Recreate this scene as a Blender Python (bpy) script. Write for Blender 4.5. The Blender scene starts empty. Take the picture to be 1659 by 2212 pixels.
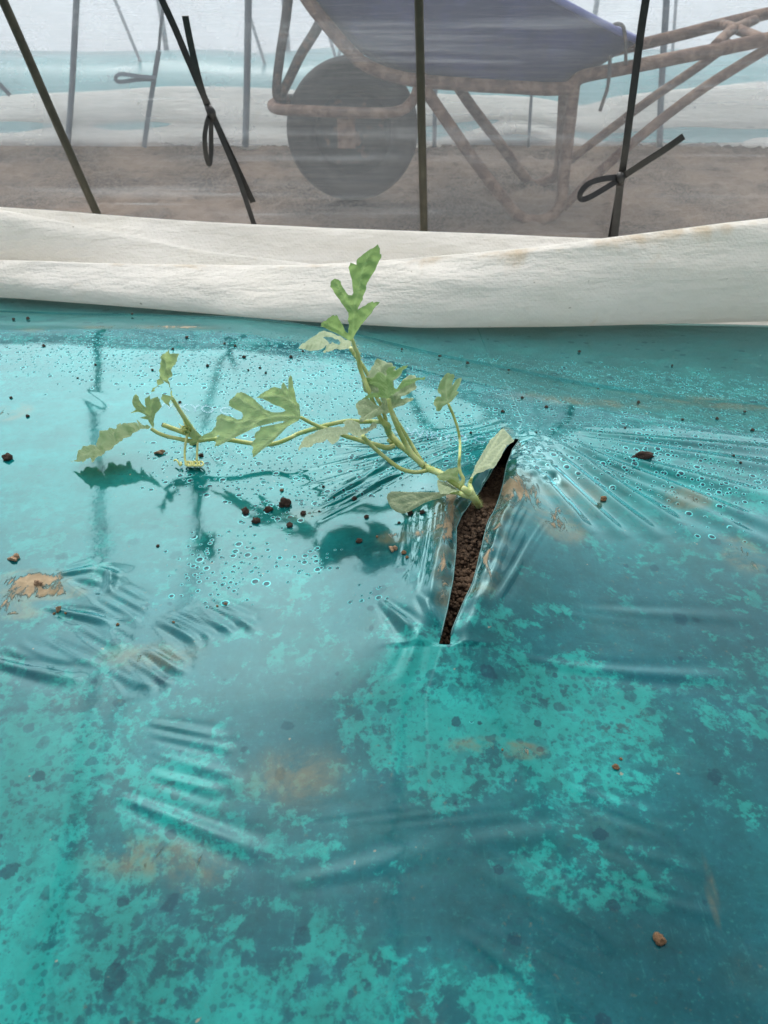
import bpy, bmesh, math, random
import numpy as np
from mathutils import Vector, noise as mnoise
from mathutils.geometry import delaunay_2d_cdt

random.seed(7); RNG = np.random.default_rng(7)
SC = bpy.context.scene
COL = SC.collection
# ------------------------------------------------------------------ camera, sky, sun, exposure
CAMZ, PITCH, FPX, CX, CY = 0.28, math.radians(38.0), 1660.0, 829.5, 1106.0
cam_d = bpy.data.cameras.new("camera")
cam = bpy.data.objects.new("camera", cam_d); COL.objects.link(cam)
cam.location = (0, 0, CAMZ); cam.rotation_euler = (math.pi/2 - PITCH, 0, 0)
cam_d.sensor_fit = 'VERTICAL'; cam_d.sensor_height = 36.0
cam_d.lens = 36.0*FPX/2212.0
cam_d.clip_start = 0.01; cam_d.clip_end = 500
cam_d.dof.use_dof = True; cam_d.dof.focus_distance = 0.47; cam_d.dof.aperture_fstop = 22.0
SC.camera = cam
SUN_EL, SUN_AZ = math.radians(52), math.radians(-14)      # azimuth clockwise from +Y
W = bpy.data.worlds.new("World"); SC.world = W; W.use_nodes = True
wn = W.node_tree; wn.nodes.clear()
sky = wn.nodes.new('ShaderNodeTexSky'); sky.sky_type = 'NISHITA'; sky.sun_disc = False
sky.sun_elevation = SUN_EL; sky.sun_rotation = SUN_AZ
sky.air_density = 1.0; sky.dust_density = 5.0; sky.ozone_density = 1.0
hsv = wn.nodes.new('ShaderNodeHueSaturation'); hsv.inputs['Saturation'].default_value = 0.30
bg = wn.nodes.new('ShaderNodeBackground'); bg.inputs['Strength'].default_value = 0.15
wo = wn.nodes.new('ShaderNodeOutputWorld')
wn.links.new(sky.outputs[0], hsv.inputs['Color']); wn.links.new(hsv.outputs[0], bg.inputs['Color'])
wn.links.new(bg.outputs[0], wo.inputs['Surface'])
sun_d = bpy.data.lights.new("sun", 'SUN'); sun_d.energy = 1.5; sun_d.angle = math.radians(110); sun_d.color = (1, .96, .9)
sun = bpy.data.objects.new("sun", sun_d); COL.objects.link(sun)
sdir = Vector((math.sin(SUN_AZ)*math.cos(SUN_EL), math.cos(SUN_AZ)*math.cos(SUN_EL), math.sin(SUN_EL)))
sun.rotation_euler = sdir.to_track_quat('Z', 'Y').to_euler(); sun.location = (0, 0, 5)
SC.view_settings.view_transform = 'Standard'; SC.view_settings.look = 'None'
SC.view_settings.exposure = 0.75; SC.view_settings.gamma = 1.0; SC.view_settings.use_curve_mapping = False
SC.cycles.transparent_max_bounces = 24; SC.cycles.max_bounces = 10

# ------------------------------------------------------------------ helpers: layout
ST, CT = math.sin(PITCH), math.cos(PITCH)
def ray(px, py):
    X, Y = (px-CX)/FPX, (CY-py)/FPX
    return np.array([X, CT + Y*ST, -ST + Y*CT])
def at(px, py, Y):
    r = ray(px, py); t = Y/r[1]
    return Vector((r[0]*t, Y, CAMZ + r[2]*t))
def atz(px, py, z):
    r = ray(px, py); t = (z-CAMZ)/r[2]
    return Vector((r[0]*t, r[1]*t, z))

def tag(o, label=None, cat=None, group=None, kind=None):
    if label: o['label'] = label
    if cat: o['category'] = cat
    if group: o['group'] = group
    if kind: o['kind'] = kind
    return o
def empty(name, loc, label, cat, group=None):
    o = bpy.data.objects.new(name, None); COL.objects.link(o); o.location = loc
    o.empty_display_size = .02
    return tag(o, label, cat, group)
def link(name, me, mat=None, parent=None):
    o = bpy.data.objects.new(name, me); COL.objects.link(o)
    if mat: me.materials.append(mat)
    if parent is not None:
        o.parent = parent
        o.location = -parent.location        # parents are unrotated; mesh data is in world space
    return o
def mesh_np(name, V, F, smooth=True):
    V = np.asarray(V, np.float32); me = bpy.data.meshes.new(name)
    F = np.asarray(F, np.int32); k = F.shape[1]
    me.vertices.add(len(V)); me.vertices.foreach_set('co', V.ravel())
    me.loops.add(F.size); me.loops.foreach_set('vertex_index', F.ravel())
    me.polygons.add(len(F)); me.polygons.foreach_set('loop_start', np.arange(0, F.size, k, dtype=np.int32))
    me.polygons.foreach_set('loop_total', np.full(len(F), k, np.int32))
    me.update(calc_edges=True); me.validate()
    if smooth: me.polygons.foreach_set('use_smooth', np.ones(len(me.polygons), bool))
    return me
def grid_faces(nr, nc):
    a = (np.arange(nr-1)[:, None]*nc + np.arange(nc-1)[None, :]).ravel()
    return np.stack([a, a+1, a+nc+1, a+nc], 1)
def fattr(me, name, vals):
    a = me.attributes.new(name, 'FLOAT', 'POINT'); a.data.foreach_set('value', np.asarray(vals, np.float32))
def catmull(P, n=6):
    P = [np.asarray(p, float) for p in P]
    if len(P) < 3:
        return [P[0] + (P[-1]-P[0])*t for t in np.linspace(0, 1, n+1)]
    Q = [2*P[0]-P[1]] + P + [2*P[-1]-P[-2]]; out = []
    for i in range(1, len(Q)-2):
        p0, p1, p2, p3 = Q[i-1:i+3]
        for k in range(n):
            t = k/n
            out.append(.5*((2*p1)+(-p0+p2)*t+(2*p0-5*p1+4*p2-p3)*t*t+(-p0+3*p1-3*p2+p3)*t**3))
    out.append(P[-1]); return out
class MB:
    """collects tubes, ribbons and boxes into one mesh"""
    def __init__(s): s.v = []; s.f = []
    def add(s, V, F):
        b = len(s.v); s.v += [tuple(map(float, p)) for p in V]; s.f += [tuple(b+i for i in q) for q in F]
    def tube(s, P, R, sides=10, n=6, wob=0.0):
        m = len(P); rr = [R]*m if np.isscalar(R) else list(R)
        C = catmull([tuple(p)+(r,) for p, r in zip(P, rr)], n)
        pts = [Vector(c[:3]) for c in C]; rad = [max(c[3], 1e-5) for c in C]
        up = Vector((0.13, .31, .94)); V = []; ref = None
        for i, p in enumerate(pts):
            t = (pts[min(i+1, len(pts)-1)] - pts[max(i-1, 0)])
            t = t.normalized() if t.length > 1e-9 else Vector((0, 0, 1))
            if ref is None:
                ref = up.cross(t); ref = ref.normalized() if ref.length > 1e-4 else Vector((1, 0, 0))
            ref = (ref - t*ref.dot(t)).normalized(); b = t.cross(ref)
            for k in range(sides):
                a = 2*math.pi*k/sides
                r = rad[i]*(1 + (wob*mnoise.noise(p*300 + Vector((k, 0, 0))) if wob else 0))
                V.append(p + ref*math.cos(a)*r + b*math.sin(a)*r)
        F = []
        for i in range(len(pts)-1):
            for k in range(sides):
                k2 = (k+1) % sides
                F.append((i*sides+k, i*sides+k2, (i+1)*sides+k2, (i+1)*sides+k))
        F.append(tuple(range(sides))[::-1]); F.append(tuple((len(pts)-1)*sides+k for k in range(sides)))
        s.add(V, F); return s
    def ribbon(s, P, w, normal, th=.0012, n=6):
        C = [Vector(c) for c in catmull([tuple(p) for p in P], n)]
        V = []; N = Vector(normal).normalized()
        for i, p in enumerate(C):
            t = (C[min(i+1, len(C)-1)]-C[max(i-1, 0)]).normalized()
            sd = t.cross(N)
            sd = sd.normalized() if sd.length > 1e-5 else Vector((1, 0, 0))
            nn = sd.cross(t)
            for a, b in ((-1, -1), (1, -1), (1, 1), (-1, 1)):
                V.append(p + sd*a*w/2 + nn*b*th/2)
        F = []
        for i in range(len(C)-1):
            for k in range(4):
                k2 = (k+1) % 4; F.append((i*4+k, i*4+k2, (i+1)*4+k2, (i+1)*4+k))
        e = (len(C)-1)*4; F += [(3, 2, 1, 0), (e, e+1, e+2, e+3)]
        s.add(V, F); return s
    def box(s, c, h):
        c = Vector(c); V = [c+Vector((a*h[0], b*h[1], d*h[2])) for a in (-1, 1) for b in (-1, 1) for d in (-1, 1)]
        s.add(V, [(0, 1, 3, 2), (4, 6, 7, 5), (0, 4, 5, 1), (2, 3, 7, 6), (0, 2, 6, 4), (1, 5, 7, 3)]); return s
    def hairs(s, P, R, count, L=.0018, w=.00010):
        C = [Vector(c) for c in catmull([tuple(p) for p in P], 6)]
        for _ in range(count):
            i = random.randrange(len(C)-1); p = C[i].lerp(C[i+1], random.random())
            t = (C[i+1]-C[i]).normalized()
            d = Vector((random.gauss(0, 1), random.gauss(0, 1), random.gauss(0, 1))); d = (d-t*d.dot(t)).normalized()
            sd = d.cross(t)*w; a = p+d*R*.9; e = p+d*(R+L*random.uniform(.5, 1.1))+t*random.uniform(-.0004, .0004)
            s.add([a-sd, a+sd, e], [(0, 1, 2)])
        return s
    def build(s, name, mat=None, parent=None, smooth=True, weld=False):
        me = bpy.data.meshes.new(name); me.from_pydata(s.v, [], s.f); me.update()
        if smooth: me.polygons.foreach_set('use_smooth', np.ones(len(me.polygons), bool))
        return link(name, me, mat, parent)

# ------------------------------------------------------------------ helpers: materials
class NT:
    def __init__(s, name):
        s.m = bpy.data.materials.new(name); s.m.use_nodes = True; s.t = s.m.node_tree; s.t.nodes.clear()
        s.out = s.t.nodes.new('ShaderNodeOutputMaterial')
    def n(s, typ, ins=None, **kw):
        nd = s.t.nodes.new('ShaderNode'+typ)
        for k, v in kw.items(): setattr(nd, k, v)
        for k, v in (ins or {}).items(): s.set(nd.inputs[k], v)
        return nd
    def set(s, sock, v):
        if isinstance(v, bpy.types.NodeSocket): s.t.links.new(v, sock)
        elif isinstance(v, bpy.types.Node): s.t.links.new(v.outputs[0], sock)
        elif isinstance(v, (tuple, list)) and len(v) == 3 and sock.type == 'RGBA': sock.default_value = (*v, 1)
        else: sock.default_value = v
    def math(s, op, a, b=0.0, c=None, clamp=False):
        nd = s.t.nodes.new('ShaderNodeMath'); nd.operation = op; nd.use_clamp = clamp
        s.set(nd.inputs[0], a); s.set(nd.inputs[1], b)
        if c is not None: s.set(nd.inputs[2], c)
        return nd.outputs[0]
    def mix(s, f, a, b, blend='MIX'):
        nd = s.t.nodes.new('ShaderNodeMix'); nd.data_type = 'RGBA'; nd.blend_type = blend; nd.clamp_factor = True
        s.set(nd.inputs[0], f); s.set(nd.inputs[6], a); s.set(nd.inputs[7], b); return nd.outputs[2]
    def step(s, x, lo, hi, a=0.0, b=1.0):
        nd = s.t.nodes.new('ShaderNodeMapRange'); nd.interpolation_type = 'SMOOTHSTEP'
        for i, v in enumerate((x, lo, hi, a, b)): s.set(nd.inputs[i], v)
        return nd.outputs[0]
    def noise(s, vec, scale, detail=4, rough=.55, dist=0.0, col=False):
        nd = s.n('TexNoise', {'Scale': scale, 'Detail': detail, 'Roughness': rough, 'Distortion': dist})
        if vec is not None: s.set(nd.inputs['Vector'], vec)
        return nd.outputs[1 if col else 0]
    def mapping(s, vec, scale=(1, 1, 1), rot=(0, 0, 0), loc=(0, 0, 0)):
        return s.n('Mapping', {'Vector': vec, 'Scale': scale, 'Rotation': rot, 'Location': loc}).outputs[0]
    def attr(s, name): return s.n('Attribute', attribute_name=name).outputs['Fac']
    def pos(s): return s.n('TexCoord').outputs['Object']
    def bump(s, h, dist, strength=1.0, normal=None):
        b = s.n('Bump', {'Height': h, 'Distance': dist, 'Strength': strength})
        if normal is not None: s.set(b.inputs['Normal'], normal)
        return b.outputs[0]
    def surf(s, sh): s.t.links.new(sh.outputs[0] if isinstance(sh, bpy.types.Node) else sh, s.out.inputs['Surface']); return s.m
    def bsdf(s, **k):
        return s.n('BsdfPrincipled', {kk.replace('_', ' '): v for kk, v in k.items()})
    def mixsh(s, f, a, b):
        nd = s.t.nodes.new('ShaderNodeMixShader'); s.set(nd.inputs[0], f)
        for i, x in ((1, a), (2, b)): s.t.links.new(x.outputs[0] if isinstance(x, bpy.types.Node) else x, nd.inputs[i])
        return nd.outputs[0]

def mat_soil(name, c0, c1, scale=1.0):
    t = NT(name); p = t.pos()
    n1 = t.noise(p, 14*scale, 8, .62); n2 = t.noise(p, 130*scale, 5, .65); n3 = t.noise(p, 3*scale, 3, .5)
    c = t.mix(t.step(n2, .42, .60), c0, c1); c = t.mix(t.step(n3, .35, .7), c, (c1[0]*1.25, c1[1]*1.2, c1[2]*1.15))
    c = t.mix(t.math('MULTIPLY', t.step(n1, .55, .75), .55), c, (c0[0]*.6, c0[1]*.6, c0[2]*.6))
    b = t.bump(t.math('ADD', n1, t.math('MULTIPLY', n2, .5)), .012/scale, .9)
    return t.surf(t.bsdf(Base_Color=c, Roughness=.95, Normal=b))
M_SOIL = mat_soil('path_soil', (.026, .019, .014), (.125, .094, .070), 1.6)
M_BEDSOIL = mat_soil('bed_soil', (.028, .016, .010), (.085, .05, .03), 5)
M_CRUMB = mat_soil('dark_crumb', (.02, .012, .009), (.07, .04, .025), 8)
M_CRUMB_OR = mat_soil('tan_crumb', (.11, .058, .026), (.30, .175, .085), 8)
M_CHIP = mat_soil('dried_mud', (.16, .10, .06), (.30, .21, .13), 6)

def mat_film(name, w0, w1, streak_dir=0.05, tint=(.9, .95, 1), gloss=.9):
    """clear plastic sheet: mostly see-through, a little milky, stretched streaks"""
    t = NT(name); p = t.pos()
    v = t.mapping(p, (1.2, 1.2, 32), (0, streak_dir, 0))
    s1 = t.noise(v, 1.6, 5, .6); s2 = t.noise(t.mapping(p, (2.2, 2, 90), (0, streak_dir*1.8, 0)), 1.5, 3, .6)
    cl = t.noise(p, 5, 5, .6)
    k = t.math('ADD', t.step(s1, .52, .80), t.math('MULTIPLY', t.step(s2, .60, .80), 1.0))
    w = t.math('ADD', w0, t.math('MULTIPLY', k, w1)); w = t.math('ADD', w, t.math('MULTIPLY', t.math('SUBTRACT', cl, .5), w0*.8), clamp=True)
    dif = t.mixsh(.5, t.n('BsdfDiffuse', {'Color': tint}), t.n('BsdfTranslucent', {'Color': tint}))
    sh = t.mixsh(w, t.n('BsdfTransparent', {'Color': (.98, .985, .99)}), dif)
    bm = t.bump(t.math('ADD', t.math('MULTIPLY', s1, 1.0), t.math('MULTIPLY', s2, .3)), .02, .6)
    fr = t.n('Fresnel', {'IOR': 1.45}).outputs[0]
    gl = t.n('BsdfGlossy', {'Color': (1, 1, 1), 'Roughness': .12, 'Normal': bm})
    return t.surf(t.mixsh(t.math('MULTIPLY', fr, gloss), sh, gl))
M_FILM = mat_film('clear_film', .105, .19, tint=(.80, .86, .90))
M_FILM_FAR = mat_film('far_film', .26, .10, .02, tint=(.90, .95, 1.0))
M_FILM_BACK = mat_film('back_film', .86, .10, .02, tint=(.86, .94, 1.0))

def mat_fabric():
    t = NT('nonwoven_fabric'); p = t.pos()
    big = t.noise(p, 7, 5, .6); fine = t.noise(t.mapping(p, (1, 1, 2.5)), 60, 5, .65)
    c = t.mix(t.step(big, .35, .75), (.90, .88, .83), (.85, .83, .76))
    c = t.mix(t.math('MULTIPLY', t.step(fine, .45, .8), .35), c, (.72, .72, .66))
    st = t.noise(t.mapping(p, (9, 9, 4)), 2.2, 6, .62, .6)
    edge = t.attr('stain')
    c = t.mix(t.math('MULTIPLY', t.step(t.math('ADD', st, t.math('MULTIPLY', edge, .22)), .62, .92), .7), c, (.66, .52, .34))
    gr = t.noise(p, 22, 4, .6)
    c = t.mix(t.math('MULTIPLY', t.step(gr, .62, .8), .25), c, (.55, .54, .46))
    fl = t.step(t.noise(p, 140, 1, .4), .79, .83); c = t.mix(t.math('MULTIPLY', fl, .6), c, (.2, .17, .12))
    # diagonal weave
    wa = t.n('TexWave', {'Vector': t.mapping(p, (1, .4, 1), (0, .75, 0)), 'Scale': 95, 'Distortion': .6, 'Detail': 1}).outputs[1]
    wb = t.n('TexWave', {'Vector': t.mapping(p, (1, .4, 1), (0, -.75, 0)), 'Scale': 95, 'Distortion': .6, 'Detail': 1}).outputs[1]
    weave = t.math('MULTIPLY', wa, wb)
    c = t.mix(t.math('MULTIPLY', weave, .10), c, (.95, .95, .93))
    cr = t.noise(t.mapping(p, (3, 6, 14), (0, .12, 0)), 4, 5, .6)
    cr2 = t.noise(t.mapping(p, (1, 1, 2.2), (0, .3, 0)), 16, 6, .62, .8); b = t.bump(cr2, .012, .2); b = t.bump(cr, .02, .6, b); b = t.bump(weave, .0004, .5, b); b = t.bump(fine, .0015, .3, b)
    d = t.n('BsdfDiffuse', {'Color': c, 'Normal': b, 'Roughness': .6}); tr = t.n('BsdfTranslucent', {'Color': c, 'Normal': b})
    return t.surf(t.mixsh(.32, d, tr))
M_FABRIC = mat_fabric()

def mat_simple(name, c, rough=.5, c2=None, sc=30, metal=0.0, bump=.0, spec=.5, thr=(.45, .65)):
    t = NT(name); p = t.pos(); col = c
    n = t.noise(p, sc, 6, .65)
    if c2: col = t.mix(t.step(n, *thr), c, c2)
    kw = dict(Base_Color=col, Roughness=rough, Metallic=metal); 
    if bump: kw['Normal'] = t.bump(n, bump, .7)
    s = t.bsdf(**kw); s.inputs['Specular IOR Level'].default_value = spec
    return t.surf(s)
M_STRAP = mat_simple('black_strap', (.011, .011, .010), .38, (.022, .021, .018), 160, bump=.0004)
M_ROD = mat_simple('olive_rod', (.030, .028, .014), .45, (.050, .046, .026), 60, bump=.0005)
M_RUST = mat_simple('rusty_steel', (.075, .036, .022), .85, (.17, .105, .07), 38, bump=.003, thr=(.40, .66))
M_STEEL_DK = mat_simple('dull_steel', (.03, .029, .028), .6, (.14, .085, .055), 30, bump=.002, thr=(.5, .7))
M_TYRE = mat_simple('worn_rubber', (.012, .012, .012), .75, (.040, .036, .030), 22, bump=.004, thr=(.5, .8))
M_TUB = mat_simple('navy_plastic', (.008, .014, .075), .6, (.014, .022, .115), 16)
M_TUB_LIT = mat_simple('lit_blue_plastic', (.07, .09, .26), .5, (.09, .12, .30), 12)  # tub plastic lightened: backlight on inside and rim painted into its colour
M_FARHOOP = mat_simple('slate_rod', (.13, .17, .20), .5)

def mat_leaf(name, c, cv, c2, trans=.52):
    t = NT(name); p = t.pos()
    n = t.noise(p, 180, 4, .6); n2 = t.noise(p, 45, 3, .5); v = t.attr('vein'); v2 = t.attr('vein2'); e = t.attr('edge')
    col = t.mix(t.step(n2, .35, .7), c, c2)
    col = t.mix(t.math('MULTIPLY', t.step(n, .45, .75), .3), col, (c[0]*.8, c[1]*.84, c[2]*.75))
    col = t.mix(t.math('MULTIPLY', v2, .30), col, cv); col = t.mix(t.math('MULTIPLY', v, .8), col, cv)
    col = t.mix(t.math('MULTIPLY', e, .5), col, cv)
    b = t.bump(t.math('SUBTRACT', n, t.math('MULTIPLY', v2, .8)), .0005, .6)
    pr = t.bsdf(Base_Color=col, Roughness=.55, Normal=b); pr.inputs['Specular IOR Level'].default_value = .35
    try: pr.inputs['Sheen Weight'].default_value = .15
    except Exception: pass
    tr = t.n('BsdfTranslucent', {'Color': t.mix(.5, col, (.46, .62, .26), 'MIX'), 'Normal': b})
    return t.surf(t.mixsh(trans, pr, tr))
M_LEAF = mat_leaf('leaf_green', (.150, .240, .085), (.31, .39, .19), (.215, .305, .14))
M_LEAF_PALE = mat_leaf('leaf_pale', (.175, .25, .125), (.29, .36, .21), (.225, .295, .165), .25)
M_LEAF_TOP = mat_leaf('leaf_deep', (.105, .225, .05), (.21, .35, .12), (.145, .275, .075))
M_LEAF_LIT = mat_leaf('leaf_lit', (.27, .385, .165), (.46, .54, .30), (.35, .46, .24), .58)  # leaf green lightened to make up for weak light on one blade
M_COTY = mat_leaf('seed_leaf_green', (.155, .215, .125), (.40, .46, .27), (.20, .26, .155), .2)
def mat_stem():
    t = NT('stem_green'); p = t.pos(); n = t.noise(t.mapping(p, (1, 1, 1)), 90, 4, .6)
    c = t.mix(t.step(n, .4, .7), (.34, .42, .13), (.46, .53, .24))
    pr = t.bsdf(Base_Color=c, Roughness=.5); pr.inputs['Subsurface Weight'].default_value = .15
    pr.inputs['Subsurface Scale'].default_value = .003
    return t.surf(pr)
M_STEM = mat_stem()
M_TENDRIL = mat_simple('tendril_yellow', (.55, .58, .20), .5, (.62, .64, .30), 100)
M_CUT = mat_simple('dried_cut', (.05, .035, .02), .8)
M_PRINT = None

# ------------------------------------------------------------------ mulch film: surface
SL_TOP, SL_BOT = atz(1112, 948, .012), atz(957, 1414, .0)
def slit_x(y):
    k = (SL_TOP.x-SL_BOT.x)/(SL_TOP.y-SL_BOT.y)
    yy = np.clip(y, SL_BOT.y-.03, SL_TOP.y+.03)
    return SL_BOT.x + k*(yy-SL_BOT.y)
# slit lips from the picture: offsets left / right of the axis along it
def lip_tables():
    L = [(1104, 952), (1085, 985), (1062, 1030), (1035, 1075), (1000, 1120), (985, 1150), (984, 1200), (978, 1260), (966, 1320), (953, 1370), (944, 1402)]
    Rr = [(1122, 950), (1107, 975), (1092, 1020), (1084, 1065), (1072, 1105), (1050, 1150), (1037, 1205), (1022, 1265), (995, 1320), (975, 1365), (970, 1408)]
    l = np.array([tuple(atz(x, y, .012)) for x, y in L]); r = np.array([tuple(atz(x, y, .012)) for x, y in Rr])
    return l, r
_L, _R = lip_tables()
def lip(y, T, sgn):
    o = np.argsort(T[:, 1]); Y = T[o, 1]; D = (T[o, 0]-slit_x(T[o, 1]))
    w = np.interp(y, Y, D, left=0, right=0)
    inside = (y > SL_BOT.y-.004) & (y < SL_TOP.y+.004)
    return np.where(inside, w, 0)
# back shoulder of the bed
_sh = np.array([tuple(atz(x, y, 0)) for x, y in ((-900, 690), (0, 722), (500, 735), (740, 775), (1000, 842), (1290, 905), (1659, 965), (2300, 1010))])
def shoulder(x): return np.interp(x, _sh[:, 0], _sh[:, 1])
RIDGES = []      # (p0, p1, amp, sigma)
def rg(x0, y0, x1, y1, amp=.0016, sig=.0028, raw=False):
    a, b = atz(x0, y0, 0), atz(x1, y1, 0); RIDGES.append((a.x, a.y, b.x, b.y, amp, sig) if raw else (a.x, a.y, b.x, b.y, amp*(.5 if sig < .0045 else .34), sig*(.75 if sig < .0045 else .6)))
_r = random.Random(3)
# fan to the right of the slit
for a in ((1205, 985, 1500, 1170, .0030, .0045), (1235, 980, 1600, 1130, .0030, .005), (1270, 985, 1720, 1090, .0026, .005), (1190, 1010, 1420, 1175, .0032, .0045),
          (1165, 1030, 1345, 1180, .0026, .004), (1300, 965, 1760, 1020, .0022, .005), (1230, 1000, 1480, 1100, .002, .003), (1330, 1010, 1700, 1150, .002, .004),
          (1250, 950, 1700, 968, .0024, .004), (1390, 1060, 1700, 1190, .002, .005), (1150, 1060, 1270, 1180, .0024, .004)): rg(*a[:4], a[4]*.5, a[5]*1.1, True)
# fan to the left of the slit
for i in range(15):
    t = i/14; rg(985+70*t+_r.uniform(-15, 15), 1000-62*t+_r.uniform(-6, 6), 700-40*t+_r.uniform(-60, 60), 1135-150*t+_r.uniform(-14, 14), _r.uniform(.0005, .0014), _r.uniform(.0014, .0026))
for a in ((720, 1105, 900, 1020, .0022, .0022), (690, 1090, 930, 965, .0026, .0028), (720, 965, 905, 975, .0018, .003), (760, 1000, 950, 955, .0018, .003), (980, 965, 1090, 930, .002, .003)): rg(*a)
# folds that run along both lips
for i in range(9):
    t = i/8; rg(965-75*t+_r.uniform(-6, 6), 1130+20*t+_r.uniform(-10, 10), 935-55*t+_r.uniform(-4, 4), 1370-90*t+_r.uniform(-15, 15), _r.uniform(.0008, .0019), _r.uniform(.0014, .0026))
for i in range(9):
    t = i/8; rg(1080+105*t+_r.uniform(-8, 8), 1110+50*t+_r.uniform(-10, 10), 995+75*t+_r.uniform(-8, 8), 1345-10*t+_r.uniform(-15, 15), _r.uniform(.0007, .0016), _r.uniform(.0014, .0026))
for a in ((840, 1350, 905, 1420, .002, .004), (820, 1330, 880, 1400, .0016, .003), (900, 1330, 945, 1395, .0016, .0025), (905, 1395, 870, 1500, .0022, .0045)): rg(*a)
# crumples beside the upper right lip
for i in range(24):
    x, y = _r.uniform(1110, 1200), _r.uniform(970, 1090); a = _r.uniform(0, 6.28); l = _r.uniform(14, 34)
    rg(x, y, x+l*math.cos(a), y+l*.8*math.sin(a), _r.choice((-1, 1))*_r.uniform(.0005, .0011), _r.uniform(.0016, .003), True)
# combs of short creases pressed into the film
def comb(x0, y0, x1, y1, dx, dy, n, amp, sig):
    if y0 > 1500: amp *= .5; sig *= .85
    for i in range(n):
        t = (i+.5)/n; x = x0+(x1-x0)*t+_r.uniform(-6, 6); y = y0+(y1-y0)*t+_r.uniform(-5, 5); k = _r.uniform(.7, 1.15)
        rg(x, y, x+dx*k, y+dy*k, amp*.6*_r.uniform(.7, 1.2), sig*_r.uniform(.8, 1.2))
comb(165, 1350, 230, 1250, 90, 55, 12, .0022, .0022); comb(10, 1400, 95, 1370, 110, 60, 5, .0018, .0028)
comb(325, 1350, 460, 1300, 110, 55, 14, .0024, .0026); comb(240, 1450, 350, 1395, 75, 50, 10, .0024, .0026)
comb(310, 1560, 330, 1690, 220, 45, 9, .0022, .0034); comb(245, 1715, 300, 1760, 300, 110, 2, .0028, .005)
comb(1225, 1690, 1320, 1930, 250, 90, 14, .0022, .0034); comb(1060, 1830, 1010, 1900, 430, 200, 3, .0034, .006)
comb(980, 2020, 1040, 1990, 330, 210, 3, .0030, .006); comb(560, 1760, 900, 1800, 330, -30, 8, .0004, .0024)
comb(1150, 1350, 1300, 1320, 330, 18, 3, .0010, .005); comb(1100, 1440, 1200, 1460, 420, 20, 3, .0010, .004)
for a in ((620, 1905, 1000, 1830, .0006, .006), (1000, 1830, 1300, 1790, .001, .008), (120, 1240, 210, 1225, .0022, .003), (215, 1225, 255, 1250, .003, .004), (150, 1250, 235, 1280, -.003, .006),
          (240, 1230, 235, 1280, .003, .003), (100, 1310, 250, 1345, .0025, .003), (-50, 1420, 180, 1470, .0022, .004), (175, 845, 250, 880, .0010, .006), 
          (430, 930, 500, 1010, .0016, .006)): rg(*a)

for i in range(30):
    a = _r.uniform(-.55, 2.3); l = _r.uniform(120, 420); ox, oy = (1150, 960) if i % 2 else (960, 1395)
    if i % 2 == 0: continue
    a = _r.uniform(.15, 2.9)
    rg(ox+50*math.cos(a), oy+35*math.sin(a), ox+l*math.cos(a), oy+l*.62*math.sin(a), _r.uniform(.00025, .0006)*(1 if i % 2 == 0 else .35), _r.uniform(.0011, .0018), True)
def film_z(x, y):
    x = np.asarray(x, float); y = np.asarray(y, float)
    s = y - shoulder(x)
    sp = .010*np.logaddexp(0, np.clip(s/.010, -40, 40)); z = -(.16*sp + .9*np.clip(s, 0, .12)**2)
    z = z - np.where(s > -.05, .0009*np.exp(-(s/.02)**2), 0)
    # the mound round the planting slit
    u = x - slit_x(y); v = (y-(SL_TOP.y+SL_BOT.y)/2)/((SL_TOP.y-SL_BOT.y)/2)
    hump = np.exp(-np.abs(v*.82)**3.2)
    z = z + .014*hump*np.exp(-(u/.050)**2) + .006*np.exp(-(u/.12)**2-(v*.6)**2)
    # waviness
    z = z + .00045*np.sin(x*23+1.3*np.sin(y*17))*np.sin(y*19+.7+2*np.sin(x*9)) + .00010*np.sin(x*47+y*31+2)+.00006*np.sin(x*12-y*71+np.sin(x*40))
    for (ax, ay, bx, by, amp, sig) in RIDGES:
        dx, dy = bx-ax, by-ay; L2 = dx*dx+dy*dy; L = math.sqrt(L2)
        m = (x > min(ax, bx)-.03) & (x < max(ax, bx)+.03) & (y > min(ay, by)-.03) & (y < max(ay, by)+.03)
        if not m.any(): continue
        xs, ys = x[m]-ax, y[m]-ay
        t = (xs*dx+ys*dy)/L2; d = (xs*dy-ys*dx)/L + .06*L*np.sin(t*3.0+ax*50)*.25
        w = np.clip(t*(1-t)*4, 0, None)**.7; wd = sig*(.55+.75*np.clip(t, 0, 1))
        zz = np.zeros_like(x); zz[m] = amp*w*(np.exp(-(d/wd)**2)-.45*np.exp(-((d-1.7*wd)/wd)**2)-.45*np.exp(-((d+1.7*wd)/wd)**2))
        z = z + zz
    # front and back edges of the bed drop to the ground
    z = np.where(y < -.32, z-.24*np.clip((-.32-y)/.12, 0, 1), z)
    z = np.where(y > .78, z-.19*np.clip((y-.78)/.10, 0, 1)**1.3, z)
    return np.maximum(z, -.236)
def fz(x, y): return float(film_z(np.array([x]), np.array([y]))[0])
def onfilm(px, py, h=0.0):
    p = atz(px, py, 0)
    for _ in range(4): p = atz(px, py, fz(p.x, p.y)+h)
    return p

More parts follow.
